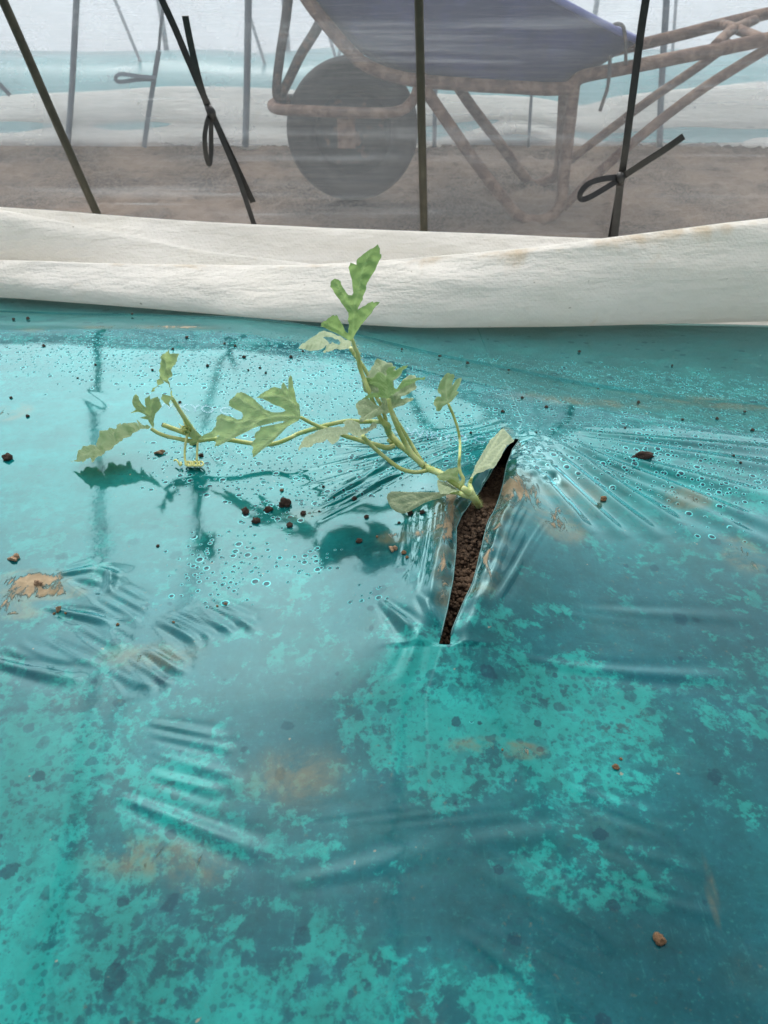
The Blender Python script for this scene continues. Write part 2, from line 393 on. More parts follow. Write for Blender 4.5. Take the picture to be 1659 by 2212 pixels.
def axis(parts):
    out = []
    for a, b, d in parts:
        n = max(1, int(round((b-a)/d))); out += list(np.linspace(a, b, n, endpoint=False))
    out.append(parts[-1][1]); return np.array(out)
ES = 1e-5
uu = np.concatenate([axis([(-2.4, -.62, .03), (-.62, -.12, .0016), (-.12, 0, .0011)]), axis([(0, .12, .0011), (.12, .62, .0016), (.62, 2.4, .03)])])
vv = axis([(-.45, .03, .02), (.03, .44, .0012), (.44, .72, .0018), (.72, .90, .01)])
nc, nr = len(uu), len(vv); mid = nc//2
U, Vv = np.meshgrid(uu, vv)
SX = slit_x(Vv); X0 = SX + U
isR = (np.arange(nc) >= mid)[None, :]
wl, wr = lip(Vv, _L, -1), lip(Vv, _R, 1)
shift = np.where(isR, np.clip(wr, 0.0003*(wr != 0), None), np.clip(wl, None, -0.0003*(wl != 0)))
X = X0 + shift*np.exp(-np.abs(U)/.03)
Z = film_z(X, Vv)
# the cut edges curl: roll up then in
op = np.abs(wr-wl); near = np.exp(-(np.abs(U)/.006)**2); near2 = np.exp(-(np.abs(U)/.014)**2)
curl = np.clip(op/.012, 0, 1)
Z += curl*(.0055*near2 - .0085*near)
edgew = np.exp(-(np.abs(U)/.003)**2)*(op > .0005)
Zw = .0006*np.sin(Vv*420+np.where(isR, 1.2, 0))*near2*curl
Z += Zw
Vt = np.stack([X, Vv, Z], -1).reshape(-1, 3)
F = grid_faces(nr, nc)
colidx = F[:, 0] % nc
seam = colidx == mid-1
rowv = vv[F[:, 0]//nc]; rowv2 = vv[np.clip(F[:, 0]//nc+1, 0, nr-1)]
openf = seam & (rowv2 > SL_BOT.y-.003) & (rowv < SL_TOP.y+.003)
F = F[~openf]
mulch_me = mesh_np('mulch_film', Vt, F)

# paint the stains, fog, droplet density and the shoot's dark reflection in bed coordinates (read off the picture once, stored on the sheet)
PX = Vt[:, 0]; PY = Vt[:, 1]
def blobs(lst):
    a = np.zeros(len(Vt), np.float64)
    for (x, y, rx, ry, amp) in lst:
        c = atz(x, y, 0); ex = atz(x+rx, y, 0); ey = atz(x, y-ry, 0)
        sx = abs(ex.x-c.x)+1e-6; sy = abs(ey.y-c.y)+1e-6
        a += amp*np.exp(-((PX-c.x)/sx)**2-((PY-c.y)/sy)**2)
    return a
FOG = [(60, 1600, 160, 180, .9), (40, 1900, 240, 260, .75), (150, 2150, 380, 200, .75), (420, 1740, 130, 70, .6), (560, 1830, 90, 50, .7), (440, 1600, 160, 130, .35),
       (650, 1960, 120, 90, .6), (720, 2130, 240, 140, .55), (1000, 1530, 260, 90, .85), (1150, 1600, 280, 110, .65), (950, 1640, 160, 100, .75), (1400, 1560, 220, 100, .45),
       (1280, 1930, 150, 40, .55), (1150, 1860, 120, 50, .6), (1320, 1960, 110, 35, .6), (1080, 2100, 160, 60, .45), (1620, 1480, 120, 80, .4), (800, 1420, 160, 70, .45),
       (1330, 1290, 130, 60, .35), (520, 1260, 200, 90, .35), (420, 1450, 200, 60, .2), (620, 1420, 130, 70, .2), (1350, 1740, 130, 60, .25), (960, 2150, 260, 90, .3)]
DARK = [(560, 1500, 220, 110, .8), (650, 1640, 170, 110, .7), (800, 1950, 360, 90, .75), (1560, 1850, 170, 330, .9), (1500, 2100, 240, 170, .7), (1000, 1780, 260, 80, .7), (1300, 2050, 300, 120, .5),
        (750, 1270, 120, 110, .45), (1250, 1260, 220, 130, .5), (1480, 1350, 240, 120, .5), (300, 1330, 320, 90, .5), (130, 1450, 170, 60, .5), (820, 1230, 130, 120, .8), (1000, 2000, 260, 150, .4), (560, 2090, 130, 60, .35)]  # wet patches, plus the shoot's reflection painted dark left of the slit
MUD = [(75, 1253, 60, 17, 2.0), (110, 1280, 60, 12, 1.3), (15, 1300, 40, 25, .9), (40, 1325, 50, 14, .5), (1205, 1165, 45, 32, .95), (1085, 1125, 30, 55, .85), (1060, 1180, 22, 50, .95), (1045, 1250, 25, 55, .95), (1130, 1120, 40, 30, .7), (1020, 1310, 30, 30, .4),
       (975, 1130, 24, 50, 1.2), (960, 1200, 20, 60, 1.0), (955, 1290, 16, 50, .8), (945, 1330, 15, 40, .45), (1110, 1105, 40, 30, .55), (850, 1188, 22, 10, .9), (905, 1195, 40, 8, .6), (1480, 1085, 50, 20, .75), (1600, 1200, 40, 35, .8), (1130, 1630, 40, 14, .85),
       (1040, 1620, 70, 18, .55), (350, 688, 90, 6, .9), (200, 692, 70, 6, .7), (415, 685, 50, 6, .8), (1500, 800, 160, 25, .45), (1270, 855, 180, 20, .45), (300, 1850, 120, 50, .42), (640, 1680, 130, 70, .36),
       (1535, 1900, 9, 60, .3), (1538, 1960, 9, 50, .3), (330, 1420, 120, 30, .42), (30, 885, 40, 14, .6), (15, 900, 30, 10, .5), (660, 1120, 60, 18, .3), (440, 1880, 80, 50, .3), (1250, 1100, 70, 40, .4), (1250, 2100, 30, 12, .5),
       (1095, 970, 14, 30, .6), (1110, 1000, 14, 30, .5), (1600, 820, 90, 15, .45), (90, 705, 80, 8, .4), (880, 1190, 70, 26, .3)]
DROP = [(780, 1010, 180, 60, 1.0), (900, 940, 200, 60, .7), (480, 1225, 120, 70, 1.0), (690, 1225, 50, 40, .7), (790, 1315, 50, 25, .8), (1250, 920, 260, 80, 1.0), (1450, 1000, 300, 60, .9), (1150, 900, 160, 70, .9),
        (640, 830, 160, 60, .6), (1350, 820, 500, 110, 1.1), (850, 770, 700, 60, 1.1), (330, 740, 500, 50, .4), (560, 960, 200, 50, .3), (520, 1040, 160, 40, .5), (200, 850, 260, 90, .06), (1000, 1600, 200, 70, .16), (1350, 1790, 60, 90, .12), (220, 1480, 60, 30, .35),
        (620, 1100, 70, 40, .9), (100, 1000, 250, 100, .15), (1550, 1130, 140, 90, .3), (430, 980, 100, 60, .5)]
CLEAN = [(500, 1000, 700, 180, .9), (1000, 900, 500, 90, .8), (250, 850, 400, 150, .8), (820, 1060, 180, 90, .7), (1350, 1080, 260, 90, .7), (900, 1120, 70, 40, .7)]
sxy = PY-shoulder(PX)
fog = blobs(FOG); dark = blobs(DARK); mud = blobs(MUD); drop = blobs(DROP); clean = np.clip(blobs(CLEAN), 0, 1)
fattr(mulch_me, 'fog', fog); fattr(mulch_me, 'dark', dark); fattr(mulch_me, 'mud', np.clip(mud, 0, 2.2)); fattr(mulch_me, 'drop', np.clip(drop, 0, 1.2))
fattr(mulch_me, 'clean', clean); fattr(mulch_me, 'pale_sheen', np.clip(blobs([(1165, 1050, 75, 85, 1.0), (1260, 1090, 70, 60, .6), (915, 1200, 30, 120, .7), (880, 1130, 60, 60, .4), (1060, 1290, 50, 70, .5)]), 0, 1)); fattr(mulch_me, 'back', np.clip(sxy/.05, 0, 1))

def mat_mulch():
    t = NT('teal_mulch_film'); p = t.pos(); xy = t.mapping(p, (1, 1, 0))
    fog, dark, mud, drop, clean = (t.attr(k) for k in ('fog', 'dark', 'mud', 'drop', 'clean')); back = t.attr('back')
    nb = t.noise(xy, 34, 10, .72, .5); nf = t.noise(xy, 150, 7, .7, .2); nl = t.noise(xy, 6, 4, .5)
    def discs(scale, rmin, rmax, prob, seed):
        v = t.n('TexVoronoi', {'Vector': t.mapping(xy, (1, 1, 1), loc=(seed, seed*.7, 0)), 'Scale': scale, 'Randomness': .9}, voronoi_dimensions='2D', feature='F1')
        r = t.n('SeparateColor', {'Color': v.outputs['Color']})
        rad = t.math('ADD', rmin, t.math('MULTIPLY', r.outputs[0], rmax-rmin))
        on = t.math('LESS_THAN', r.outputs[1], prob)
        q = t.math('DIVIDE', v.outputs['Distance'], rad)
        return q, on
    # under-film contact pattern
    f = t.math('ADD', nb, t.math('MULTIPLY', t.math('SUBTRACT', nf, .5), .75))
    f = t.math('ADD', f, t.math('MULTIPLY', t.math('SUBTRACT', fog, dark), .12))
    fogm = t.step(f, .495, .590)
    clear = t.mix(t.step(nl, .35, .65), (.003, .052, .070), (.004, .078, .088))
    clear = t.mix(t.math('MULTIPLY', t.step(nf, .5, .75), .5), clear, (.006, .040, .065))
    clear = t.mix(t.math('MULTIPLY', t.step(t.noise(xy, 15, 6, .6), .50, .75), .5), clear, (.045, .070, .060))
    fogc = t.mix(t.step(nl, .3, .7), (.006, .150, .137), (.010, .205, .188))
    c = t.mix(fogm, clear, fogc)
    # soft half-fogged film
    c = t.mix(t.math('MULTIPLY', t.step(t.noise(xy, 40, 7, .7), .46, .62), t.step(fog, .1, .9, 0.05, .5)), c, fogc)
    q0, on0 = discs(310, .02, .50, t.step(t.noise(xy, 18, 3, .6), .35, .7, .1, .8), 11.0)
    q0 = t.math('ADD', q0, t.math('MULTIPLY', t.math('SUBTRACT', t.noise(xy, 260, 4, .6), .5), 2.2))
    c = t.mix(t.math('MULTIPLY', t.math('MULTIPLY', t.step(q0, .7, 1.0, 1, 0), on0), .6), c, (.005, .055, .075))
    q1, on1 = discs(125, .04, .46, t.step(t.noise(xy, 11, 3, .6), .3, .7, .15, .75), 21.0)
    q1 = t.math('ADD', q1, t.math('MULTIPLY', t.math('SUBTRACT', t.noise(xy, 190, 5, .65), .5), 1.7))
    c = t.mix(t.math('MULTIPLY', t.math('MULTIPLY', t.step(q1, .72, .95, 1, 0), on1), t.step(t.noise(xy, 50, 2, .5), .35, .65, .35, .85)), c, clear)
    nq = t.noise(xy, 75, 8, .72, .3); c = t.mix(t.math('MULTIPLY', t.step(nq, .53, .60), .55), c, t.mix(.5, clear, (.006, .075, .085)))
    # clean stretched film
    cl = t.mix(t.step(t.noise(t.mapping(xy, (1, 3, 1)), 18, 5, .6), .4, .65), (.001, .100, .098), (.002, .140, .138))
    spots = t.math('MULTIPLY', t.step(t.noise(t.mapping(xy, (1, 1.6, 1)), 95, 3, .6), .64, .69), .55)
    cl = t.mix(spots, cl, (.020, .050, .075))
    c = t.mix(t.math('MULTIPLY', clean, .93), c, cl)
    c = t.mix(t.math('MULTIPLY', back, .6), c, (.020, .115, .110))
    # dark wet spots
    q, on = discs(80, .02, .32, .14, 3.1)
    q = t.math('ADD', q, t.math('MULTIPLY', t.math('SUBTRACT', t.noise(xy, 85, 8, .72), .5), 3.6))
    wet = t.math('MULTIPLY', t.math('MULTIPLY', t.step(q, .8, 1.0, 1, 0), on), t.math('SUBTRACT', 1, clean, clamp=True))
    c = t.mix(t.math('MULTIPLY', wet, .8), c, (.008, .036, .055))
    # droplets hanging under the film: dark lens, its bright rim of light painted into the colour
    dome = None; innr = None
    for sc, rmin, rmax, k, seed in ((150, .10, .36, .70, .0), (250, .12, .36, .65, 5.3)):
        q, on = discs(sc, rmin, rmax, t.math('MULTIPLY', t.step(drop, .12, .75), k), seed)
        inner = t.math('MULTIPLY', t.step(q, .66, .76, 1, 0), on); disc = t.math('MULTIPLY', t.step(q, .95, 1.05, 1, 0), on)
        c = t.mix(t.math('MULTIPLY', disc, .9), c, (.07, .46, .46)); c = t.mix(inner, c, (.012, .030, .045))
        innr = inner if innr is None else t.math('MAXIMUM', innr, inner)
        h = t.math('MULTIPLY', t.math('SUBTRACT', 1, t.math('MULTIPLY', q, q), clamp=True), on)
        dome = h if dome is None else t.math('ADD', dome, h)
    c = t.mix(t.math('MULTIPLY', t.step(dark, .45, 1.1), .5), c, (.003, .034, .046))  # deepens the dark patches, painted shoot reflection included
    gr = t.noise(xy, 420, 5, .75); sc = t.noise(t.mapping(xy, (30, 4, 1), (0, 0, .5)), 9, 5, .7); sc2 = t.noise(t.mapping(xy, (5, 34, 1), (0, 0, .35)), 8, 5, .7)
    c = t.mix(t.math('MULTIPLY', t.step(gr, .54, .70), .35), c, (.020, .150, .140)); c = t.mix(t.math('MULTIPLY', t.step(gr, .46, .32), .45), c, (.003, .030, .040))
    c = t.mix(t.math('MULTIPLY', t.step(t.noise(xy, 240, 4, .7), .60, .72), t.step(t.noise(xy, 9, 4, .6), .42, .62, 0, .6)), c, (.09, .085, .055))
    c = t.mix(t.math('MULTIPLY', t.math('MAXIMUM', t.step(sc, .60, .74), t.step(sc2, .60, .74)), .28), c, (.03, .17, .165))
    tone = t.step(t.noise(xy, 13, 4, .6), .3, .7, .72, 1.18); tone = t.math('MULTIPLY', tone, t.step(t.noise(xy, 75, 6, .7), .3, .7, .80, 1.15))
    c = t.n('HueSaturation', {'Value': tone, 'Color': c}).outputs[0]
    # mud, dried on top
    nm = t.noise(t.mapping(xy, (1.5, .55, 1), (0, 0, .25)), 75, 9, .74, 1.2)
    m = t.step(t.math('ADD', nm, t.math('MULTIPLY', mud, .22)), .70, .77)
    m = t.math('MULTIPLY', m, t.step(mud, .12, .4)); mth = t.math('MULTIPLY', t.step(mud, .3, .85, .45, .95), m)
    c = t.mix(mth, c, t.mix(t.step(nf, .4, .7), (.26, .19, .115), (.40, .30, .19)))
    c = t.mix(t.math('MULTIPLY', t.math('MULTIPLY', t.step(mud, .06, .38), t.step(nb, .38, .62)), .7), c, (.105, .085, .045))
    sp = t.step(t.noise(xy, 210, 2, .5), .745, .775); c = t.mix(t.math('MULTIPLY', sp, .5), c, (.30, .20, .13))
    # gloss
    und = t.noise(t.mapping(xy, (1, 1, 1)), 30, 4, .5)
    b = t.bump(und, .00012, .5); b = t.bump(t.noise(xy, 160, 4, .6), .00008, .5, b)
    b = t.bump(dome, .0003, .5, b); b = t.bump(mth, .0006, .8, b)
    rough = t.math('ADD', .075, t.math('MULTIPLY', t.step(nf, .5, .8), .05)); rough = t.math('ADD', rough, t.math('MULTIPLY', mth, .6))
    lw = t.n('LayerWeight', {'Blend': .5, 'Normal': b}).outputs['Facing']
    fr = t.math('ADD', .013, t.math('MULTIPLY', t.math('POWER', lw, 2.6), .66))
    fr = t.math('MULTIPLY', fr, t.math('SUBTRACT', 1, t.math('MULTIPLY', mth, .85)))
    fr = t.math('MULTIPLY', fr, t.math('SUBTRACT', 1, t.math('MULTIPLY', t.math('MAXIMUM', innr, t.math('MULTIPLY', wet, .5)), .5)))
    fr = t.math('MULTIPLY', fr, t.math('ADD', 1, t.math('MULTIPLY', t.attr('pale_sheen'), 1.2)))  # gloss raised locally to paint in the pale sheen beside the slit
    d = t.n('BsdfDiffuse', {'Color': c, 'Normal': b}); g = t.n('BsdfGlossy', {'Color': (.56, .93, .98), 'Roughness': rough, 'Normal': b})
    return t.surf(t.mixsh(fr, d, g))
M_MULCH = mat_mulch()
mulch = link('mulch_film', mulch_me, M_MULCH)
tag(mulch, 'glossy teal plastic mulch film over the bed, slit open around the seedling', 'mulch film')

# cut edges of the film along the slit
t_ = NT('cut_film_edge'); M_EDGE = t_.surf(t_.bsdf(Base_Color=(.05, .15, .15), Roughness=.55))
Xg = X; Zg = Z
for c_ in (mid-1, mid):
    mb = MB(); ks = [k for k in range(0, nr, 3) if SL_BOT.y-.001 < vv[k] < SL_TOP.y+.001 and op[k, c_] > .0006]
    mb.tube([(Xg[k, c_], vv[k], Zg[k, c_]+.0001) for k in ks], .00032, 6, 1); mb.build('cut_edge', M_EDGE, mulch)
# printed lettering on the film
t_ = NT('film_print'); M_PRINT = t_.surf(t_.mixsh(.20, t_.n('BsdfTransparent', {'Color': (1, 1, 1)}), t_.bsdf(Base_Color=(.42, .70, .92), Roughness=.2)))
def lettering(text, px, py, px1, py1, pyh):
    cu = bpy.data.curves.new('lettering', 'FONT'); cu.body = text; cu.size = 1.0; cu.offset = .006
    ob = bpy.data.objects.new('lettering_source', cu); COL.objects.link(ob)
    bpy.context.view_layer.update()
    me = bpy.data.meshes.new_from_object(ob.evaluated_get(bpy.context.evaluated_depsgraph_get()))
    bpy.data.objects.remove(ob); 
    bm = bmesh.new(); bm.from_mesh(me); bmesh.ops.subdivide_edges(bm, edges=bm.edges[:], cuts=3); bmesh.ops.triangulate(bm, faces=bm.faces[:]); bm.to_mesh(me); bm.free()
    co = np.array([v.co[:] for v in me.vertices]); w = co[:, 0].max()
    a, b = onfilm(px, py), onfilm(px1, py1); up = (onfilm(px, pyh)-a); up.z = 0
    for v in me.vertices:
        q = a + (b-a)*(v.co.x/w) + up*(v.co.y/.72); v.co = (q.x, q.y, fz(q.x, q.y)+.0006)
    o = link('lettering', me, M_PRINT, mulch); return o
lettering('WIKYO C', 338, 882, 500, 897, 867)
lettering('S WIKYO C', 850, 936, 1052, 958, 918)

# ------------------------------------------------------------------ ground, bed and soil in the slit
def build_ground():
    gx = axis([(-60, -4, 4), (-4, -1.6, .08), (-1.6, 1.6, .011), (1.6, 4, .08), (4, 60, 4)])
    gy = axis([(-40, -1, 3), (-1, .9, .06), (.9, 2.6, .011), (2.6, 6, .15), (6, 120, 6)])
    GX, GY = np.meshgrid(gx, gy)
    z = np.zeros(GX.size); xs, ys = GX.ravel(), GY.ravel()
    fine = (np.abs(xs) < 1.7) & (ys > .88) & (ys < 2.65)
    for i in np.nonzero(fine)[0]:
        x, y = xs[i], ys[i]
        z[i] = .012*mnoise.noise((x*9, y*9, 0)) + .016*abs(mnoise.noise((x*24, y*24, 3))) + .010*mnoise.noise((x*52, y*52, 8))
    V = np.stack([xs, ys, z-.252], 1)
    return tag(link('ground', mesh_np('ground', V, grid_faces(len(gy), len(gx))), M_SOIL), kind='structure')
build_ground()
bx = axis([(-2.4, -.2, .1), (-.2, .35, .004), (.35, 2.4, .1)]); by = axis([(-.4, .1, .05), (.1, .5, .004), (.5, .86, .03)])
BX, BY = np.meshgrid(bx, by)
BZ = np.minimum(film_z(BX, BY), .004) - .022
_u = BX-slit_x(BY); BZ -= .010*np.exp(-(_u/.02)**2)*np.clip((BY-.36)/.08, 0, 1)
edge = (BX <= -2.39) | (BX >= 2.39) | (BY <= -.39) | (BY >= .855)
BZ = np.where(edge, -.25, BZ)
tag(link('soil_bed', mesh_np('soil_bed', np.stack([BX, BY, BZ], -1).reshape(-1, 3), grid_faces(len(by), len(bx))), M_BEDSOIL), kind='structure')

def blob_mesh(name, seed, rough=.35, sub=2, squash=.75):
    bm = bmesh.new(); bmesh.ops.create_icosphere(bm, subdivisions=sub, radius=1)
    for v in bm.verts:
        k = 1 + rough*mnoise.noise(v.co*1.3+Vector((seed*3.1, 0, 0))) + rough*.6*mnoise.noise(v.co*3.4+Vector((0, seed*1.7, 0)))
        v.co = Vector((v.co.x*k, v.co.y*k, v.co.z*k*squash))
    me = bpy.data.meshes.new(name); bm.to_mesh(me); bm.free()
    me.polygons.foreach_set('use_smooth', np.ones(len(me.polygons), bool)); return me
# loose crumbs of soil in the slit
crv, crf = [], []
protos = []
for sd in range(5):
    m = blob_mesh('tmp', sd+20, .5, 2, .85); V = np.array([v.co[:] for v in m.vertices]); Fc = np.array([p.vertices[:] for p in m.polygons]); protos.append((V, Fc)); bpy.data.meshes.remove(m)
n0 = 0
for i in range(4600):
    y = SL_BOT.y + (SL_TOP.y-SL_BOT.y)*_r.random()
    a, b = float(lip(np.array([y]), _L, -1)[0]), float(lip(np.array([y]), _R, 1)[0])
    if b-a < .002: continue
    x = float(slit_x(np.array([y]))[0]) + _r.uniform(a-.008, b+.008)
    k = (y-SL_BOT.y)/(SL_TOP.y-SL_BOT.y)
    big = _r.random() < .035 and .35 < k < .72
    r = _r.uniform(.0035, .0075) if big else _r.uniform(.0005, .0017)*(1 if _r.random() < .85 else 1.5)
    deep = max(0, min(1, (k-.60)/.12))
    z = -.005 - .004*deep - .012*max(0, min(1, (.25-k)/.25)) + (0 if big else .006*_r.random()*(1-deep)) + .010*math.exp(-((k-.55)/.16)**2)
    V, Fc = protos[_r.randrange(5)]; ang = _r.uniform(0, 6.28); R = np.array([[math.cos(ang), -math.sin(ang), 0], [math.sin(ang), math.cos(ang), 0], [0, 0, 1]])
    crv.append((V@R.T)*r+np.array([x, y, z])); crf.append(Fc+n0); n0 += len(V)
soil = link('crumbly_soil', mesh_np('crumbly_soil', np.concatenate(crv), np.concatenate(crf)), mat_soil('slit_soil', (.026, .017, .011), (.15, .098, .060), 5))
tag(soil, 'dark brown crumbly soil showing in the open slit of the teal film', 'soil', kind='stuff')

# ------------------------------------------------------------------ white fabric cover rolled up along the bed
def resample(pts, xs):
    P = np.array(pts, float); return np.interp(xs, P[:, 0], P[:, 1])
def smooth1(a, k):
    ker = np.hanning(k+2)[1:-1]; ker /= ker.sum(); return np.convolve(np.pad(a, k//2, mode='edge'), ker, 'valid')[:len(a)]
def build_fabric():
    xs = np.linspace(-900, 2600, 351)
    def row(pts): return smooth1(resample(pts, xs), 15)
    bot = row([(-900, 560), (0, 637), (300, 661), (600, 689), (900, 708), (1200, 706), (1659, 694), (2600, 670)])
    top = row([(-900, 545), (0, 562), (300, 570), (640, 576), (850, 567), (1150, 541), (1320, 519), (1659, 478), (2600, 380)])
    yt = row([(-900, .80), (0, .775), (640, .735), (1100, .73), (1659, .75), (2600, .79)])
    fold = row([(-900, 400), (0, 452), (200, 492), (330, 520), (430, 541), (560, 556), (700, 573), (850, 580), (1659, 540), (2600, 480)])
    back = row([(-900, 400), (0, 447), (450, 480), (700, 493), (900, 500), (1320, 516), (1659, 528), (2600, 550)])
    rows = []
    for i, px in enumerate(xs):
        B = atz(px, bot[i], -.024); z0 = B.z
        for _ in range(3): B = atz(px, bot[i], fz(B.x, min(B.y, .77))+.001)
        T = at(px, top[i], yt[i]); Fd = at(px, fold[i], .825); Bk = at(px, back[i], .895)
        B, T, Fd, Bk = map(np.array, (B, T, Fd, Bk))
        h = T[2]-B[2]; dx = (T[0]-B[0])
        def lp(k, dy=0, dz=0):
            q = B+(T-B)*k; return np.array([q[0], q[1]+dy, q[2]+dz])
        pts = [B+np.array([0, .05, -.004]), B+np.array([0, .02, -.001]), B, lp(.18, -.020), lp(.45, -.026, .002), lp(.72, -.020, .002), lp(.92, -.008, .001), T, T+np.array([0, .012, -.006]),
               np.array([(T[0]+Fd[0])/2, (T[1]+Fd[1])/2, min(T[2], Fd[2])-.018]), Fd+np.array([0, -.018, -.010]), Fd, Fd+np.array([0, .014, -.014]),
               np.array([(Fd[0]+Bk[0])/2, (Fd[1]+Bk[1])/2, min(Bk[2], Fd[2])-.012]), Bk+np.array([0, -.012, -.004]), Bk, Bk+np.array([0, .012, -.02]), Bk+np.array([0, .02, -.12]), np.array([Bk[0], .925, -.23])]
        rows.append(catmull(pts, 5))
    G = np.array(rows)        # along x, profile
    n, m = G.shape[:2]
    V = G.reshape(-1, 3).copy()
    for i in range(len(V)):
        x, y, z = V[i]
        d = .0040*mnoise.noise((x*6+z*8, y*18, z*18))+.0016*mnoise.noise((x*16+z*30, y*40, z*45))
        V[i, 1] -= d*1.6; V[i, 2] += d*.8
    me = mesh_np('white_fabric_cover', V, grid_faces(n, m))
    k = np.arange(m)/5.0; st = np.exp(-((k-6.9)/1.0)**2) + .35*np.exp(-((k-11)/1.2)**2)
    fattr(me, 'stain', np.tile(st, n)*np.clip(np.repeat((xs+900)/1500, m), .3, 1))
    o = link('white_fabric_cover', me, M_FABRIC)
    tag(o, 'cream white nonwoven fabric cover rolled up along the near bed', 'fabric cover')
build_fabric()

# ------------------------------------------------------------------ near tunnel: film, rods and tie straps
ARCH = [(.985, -.24), (.965, -.1), (.955, 0), (.95, .1), (.945, .22), (.925, .38), (.86, .54), (.73, .67), (.55, .755), (.34, .79), (.16, .775)]
def build_film(name, prof, xr, nx, mat, lab, cat, wob=.006, seed=0):
    C = np.array(catmull([np.array(p) for p in prof], 10)); xs = np.linspace(-xr, xr, nx); V = []
    for y, z in C:
        for x in xs:
            w = wob*mnoise.noise((x*2.1+seed, z*5, y*3))+wob*.35*mnoise.noise((x*5, z*22+x*2, seed))
            V.append((x, y+w, z+w*.2))
    o = link(name, mesh_np(name, V, grid_faces(len(C), nx)), mat); tag(o, lab, cat); return o
build_film('tunnel_film', ARCH, 2.4, 240, M_FILM, 'clear plastic tunnel film hanging behind the white fabric roll, in front of the wheelbarrow', 'plastic film')
NEAR_SIDE = [(-.06, .70), (-.30, .50), (-.44, .22), (-.48, 0), (-.49, -.24)]
def arch_points(off, far=True):
    P = [(y-off, z) for y, z in ARCH[:6]] + [(y-off*.7, z-off*.7) for y, z in ARCH[6:9]] + [(y, z-off) for y, z in ARCH[9:]]
    return P + (NEAR_SIDE if far else [])
def rod(x0, slope, z0, lab, r=.0047):
    P = []; s = 0; prev = None
    for y, z in arch_points(.012):
        if prev is not None: s += math.hypot(y-prev[0], z-prev[1])
        prev = (y, z)
        P.append((x0 + slope*(min(s, .75)-(z0+.24)), y, z))
    mb = MB().tube(P, r, 12, 8)
    o = mb.build('tunnel_hoop', M_ROD); tag(o, lab, 'hoop', 'olive hoops of the near tunnel'); return o
p = at(205, 450, .943); q = at(8, 0, .935); rod(p.x, (q.x-p.x)/(q.z-p.z), p.z, 'olive hoop leaning left, at the left end of the film wall')
p = at(916, 490, .943); q = at(905, 0, .935); rod(p.x, (q.x-p.x)/(q.z-p.z), p.z, 'upright olive hoop between the barrow wheel and the blue tub')

NF = (0, -1, .05)
YS = .936
def strap_path(x0, y0, x1, y1, extend=True):
    p, q = at(x0, y0, YS), at(x1, y1, YS); d = (p-q)
    pts = [Vector((q.x-d.x/d.z*.1, YS+.012, q.z-.1)), q, q.lerp(p, .5), p]
    if extend:
        sl = d.x/d.z; s = 0; prev = (p.y, p.z)
        for y, z in arch_points(.016):
            if z > p.z+.05 or y < .8:
                s += math.hypot(y-prev[0], z-prev[1]); prev = (y, z)
                pts.append(Vector((p.x+sl*min(s, .6), y, z)))
    return pts
# strap tied with a hanging loop
root = empty('tie_strap', at(545, 475, YS), 'black tie strap leaning left, knotted with a loop hanging down', 'strap', 'black straps tied round the near tunnel')
k0 = at(455, 240, YS)
MB().ribbon(strap_path(350, 0, 455, 240), .0068, NF).build('upper_band', M_STRAP, root, False)
MB().ribbon([at(455, 238, YS), at(480, 300, YS), at(515, 385, YS), at(545, 474, YS), at(575, 560, YS+.01)], .0058, (.5, -1, 0), .0012).build('lower_band', M_STRAP, root, False)
MB().ribbon([at(452, 240, YS-.004), at(432, 180, YS-.012), at(412, 95, YS-.018), at(400, 34, YS-.022)], .0066, NF).build('loose_end', M_STRAP, root, False)
MB().ribbon([at(455, 240, YS-.004), at(446, 268, YS-.014), at(442, 300, YS-.020), at(445, 335, YS-.020), at(452, 355, YS-.016), at(456, 330, YS-.010), at(456, 290, YS-.006), at(456, 245, YS-.004)], .0052, (.75, -1, 0)).build('hanging_loop', M_STRAP, root, False)
MB().tube([at(448, 228, YS-.004), at(456, 242, YS-.008), at(462, 258, YS-.004)], [.0036, .0050, .0032], 8).build('knot', M_STRAP, root)
# strap tied with a bow
root = empty('tie_strap', at(1325, 510, YS), 'black tie strap with a bow loop and a straight loose end, right of the tub', 'strap', 'black straps tied round the near tunnel')
MB().ribbon(strap_path(1395, 0, 1342, 385), .0080, NF).build('upper_band', M_STRAP, root, False)
MB().ribbon([at(1341, 385, YS), at(1336, 430, YS), at(1327, 511, YS), at(1318, 580, YS+.01)], .0088, NF).build('lower_band', M_STRAP, root, False)
MB().ribbon([at(1341, 384, YS-.005), at(1390, 352, YS-.014), at(1440, 320, YS-.022), at(1477, 294, YS-.026)], .0072, (0, -1, .3)).build('loose_end', M_STRAP, root, False)
MB().ribbon([at(1341, 382, YS-.005), at(1300, 387, YS-.014), at(1270, 398, YS-.022), at(1253, 418, YS-.026), at(1258, 431, YS-.026), at(1285, 420, YS-.020), at(1341, 386, YS-.006)], .0062, (0, -1, .6)).build('bow_loop', M_STRAP, root, False)
MB().tube([at(1338, 375, YS-.004), at(1341, 385, YS-.008), at(1339, 396, YS-.004)], [.0038, .0052, .0038], 8).build('knot', M_STRAP, root)

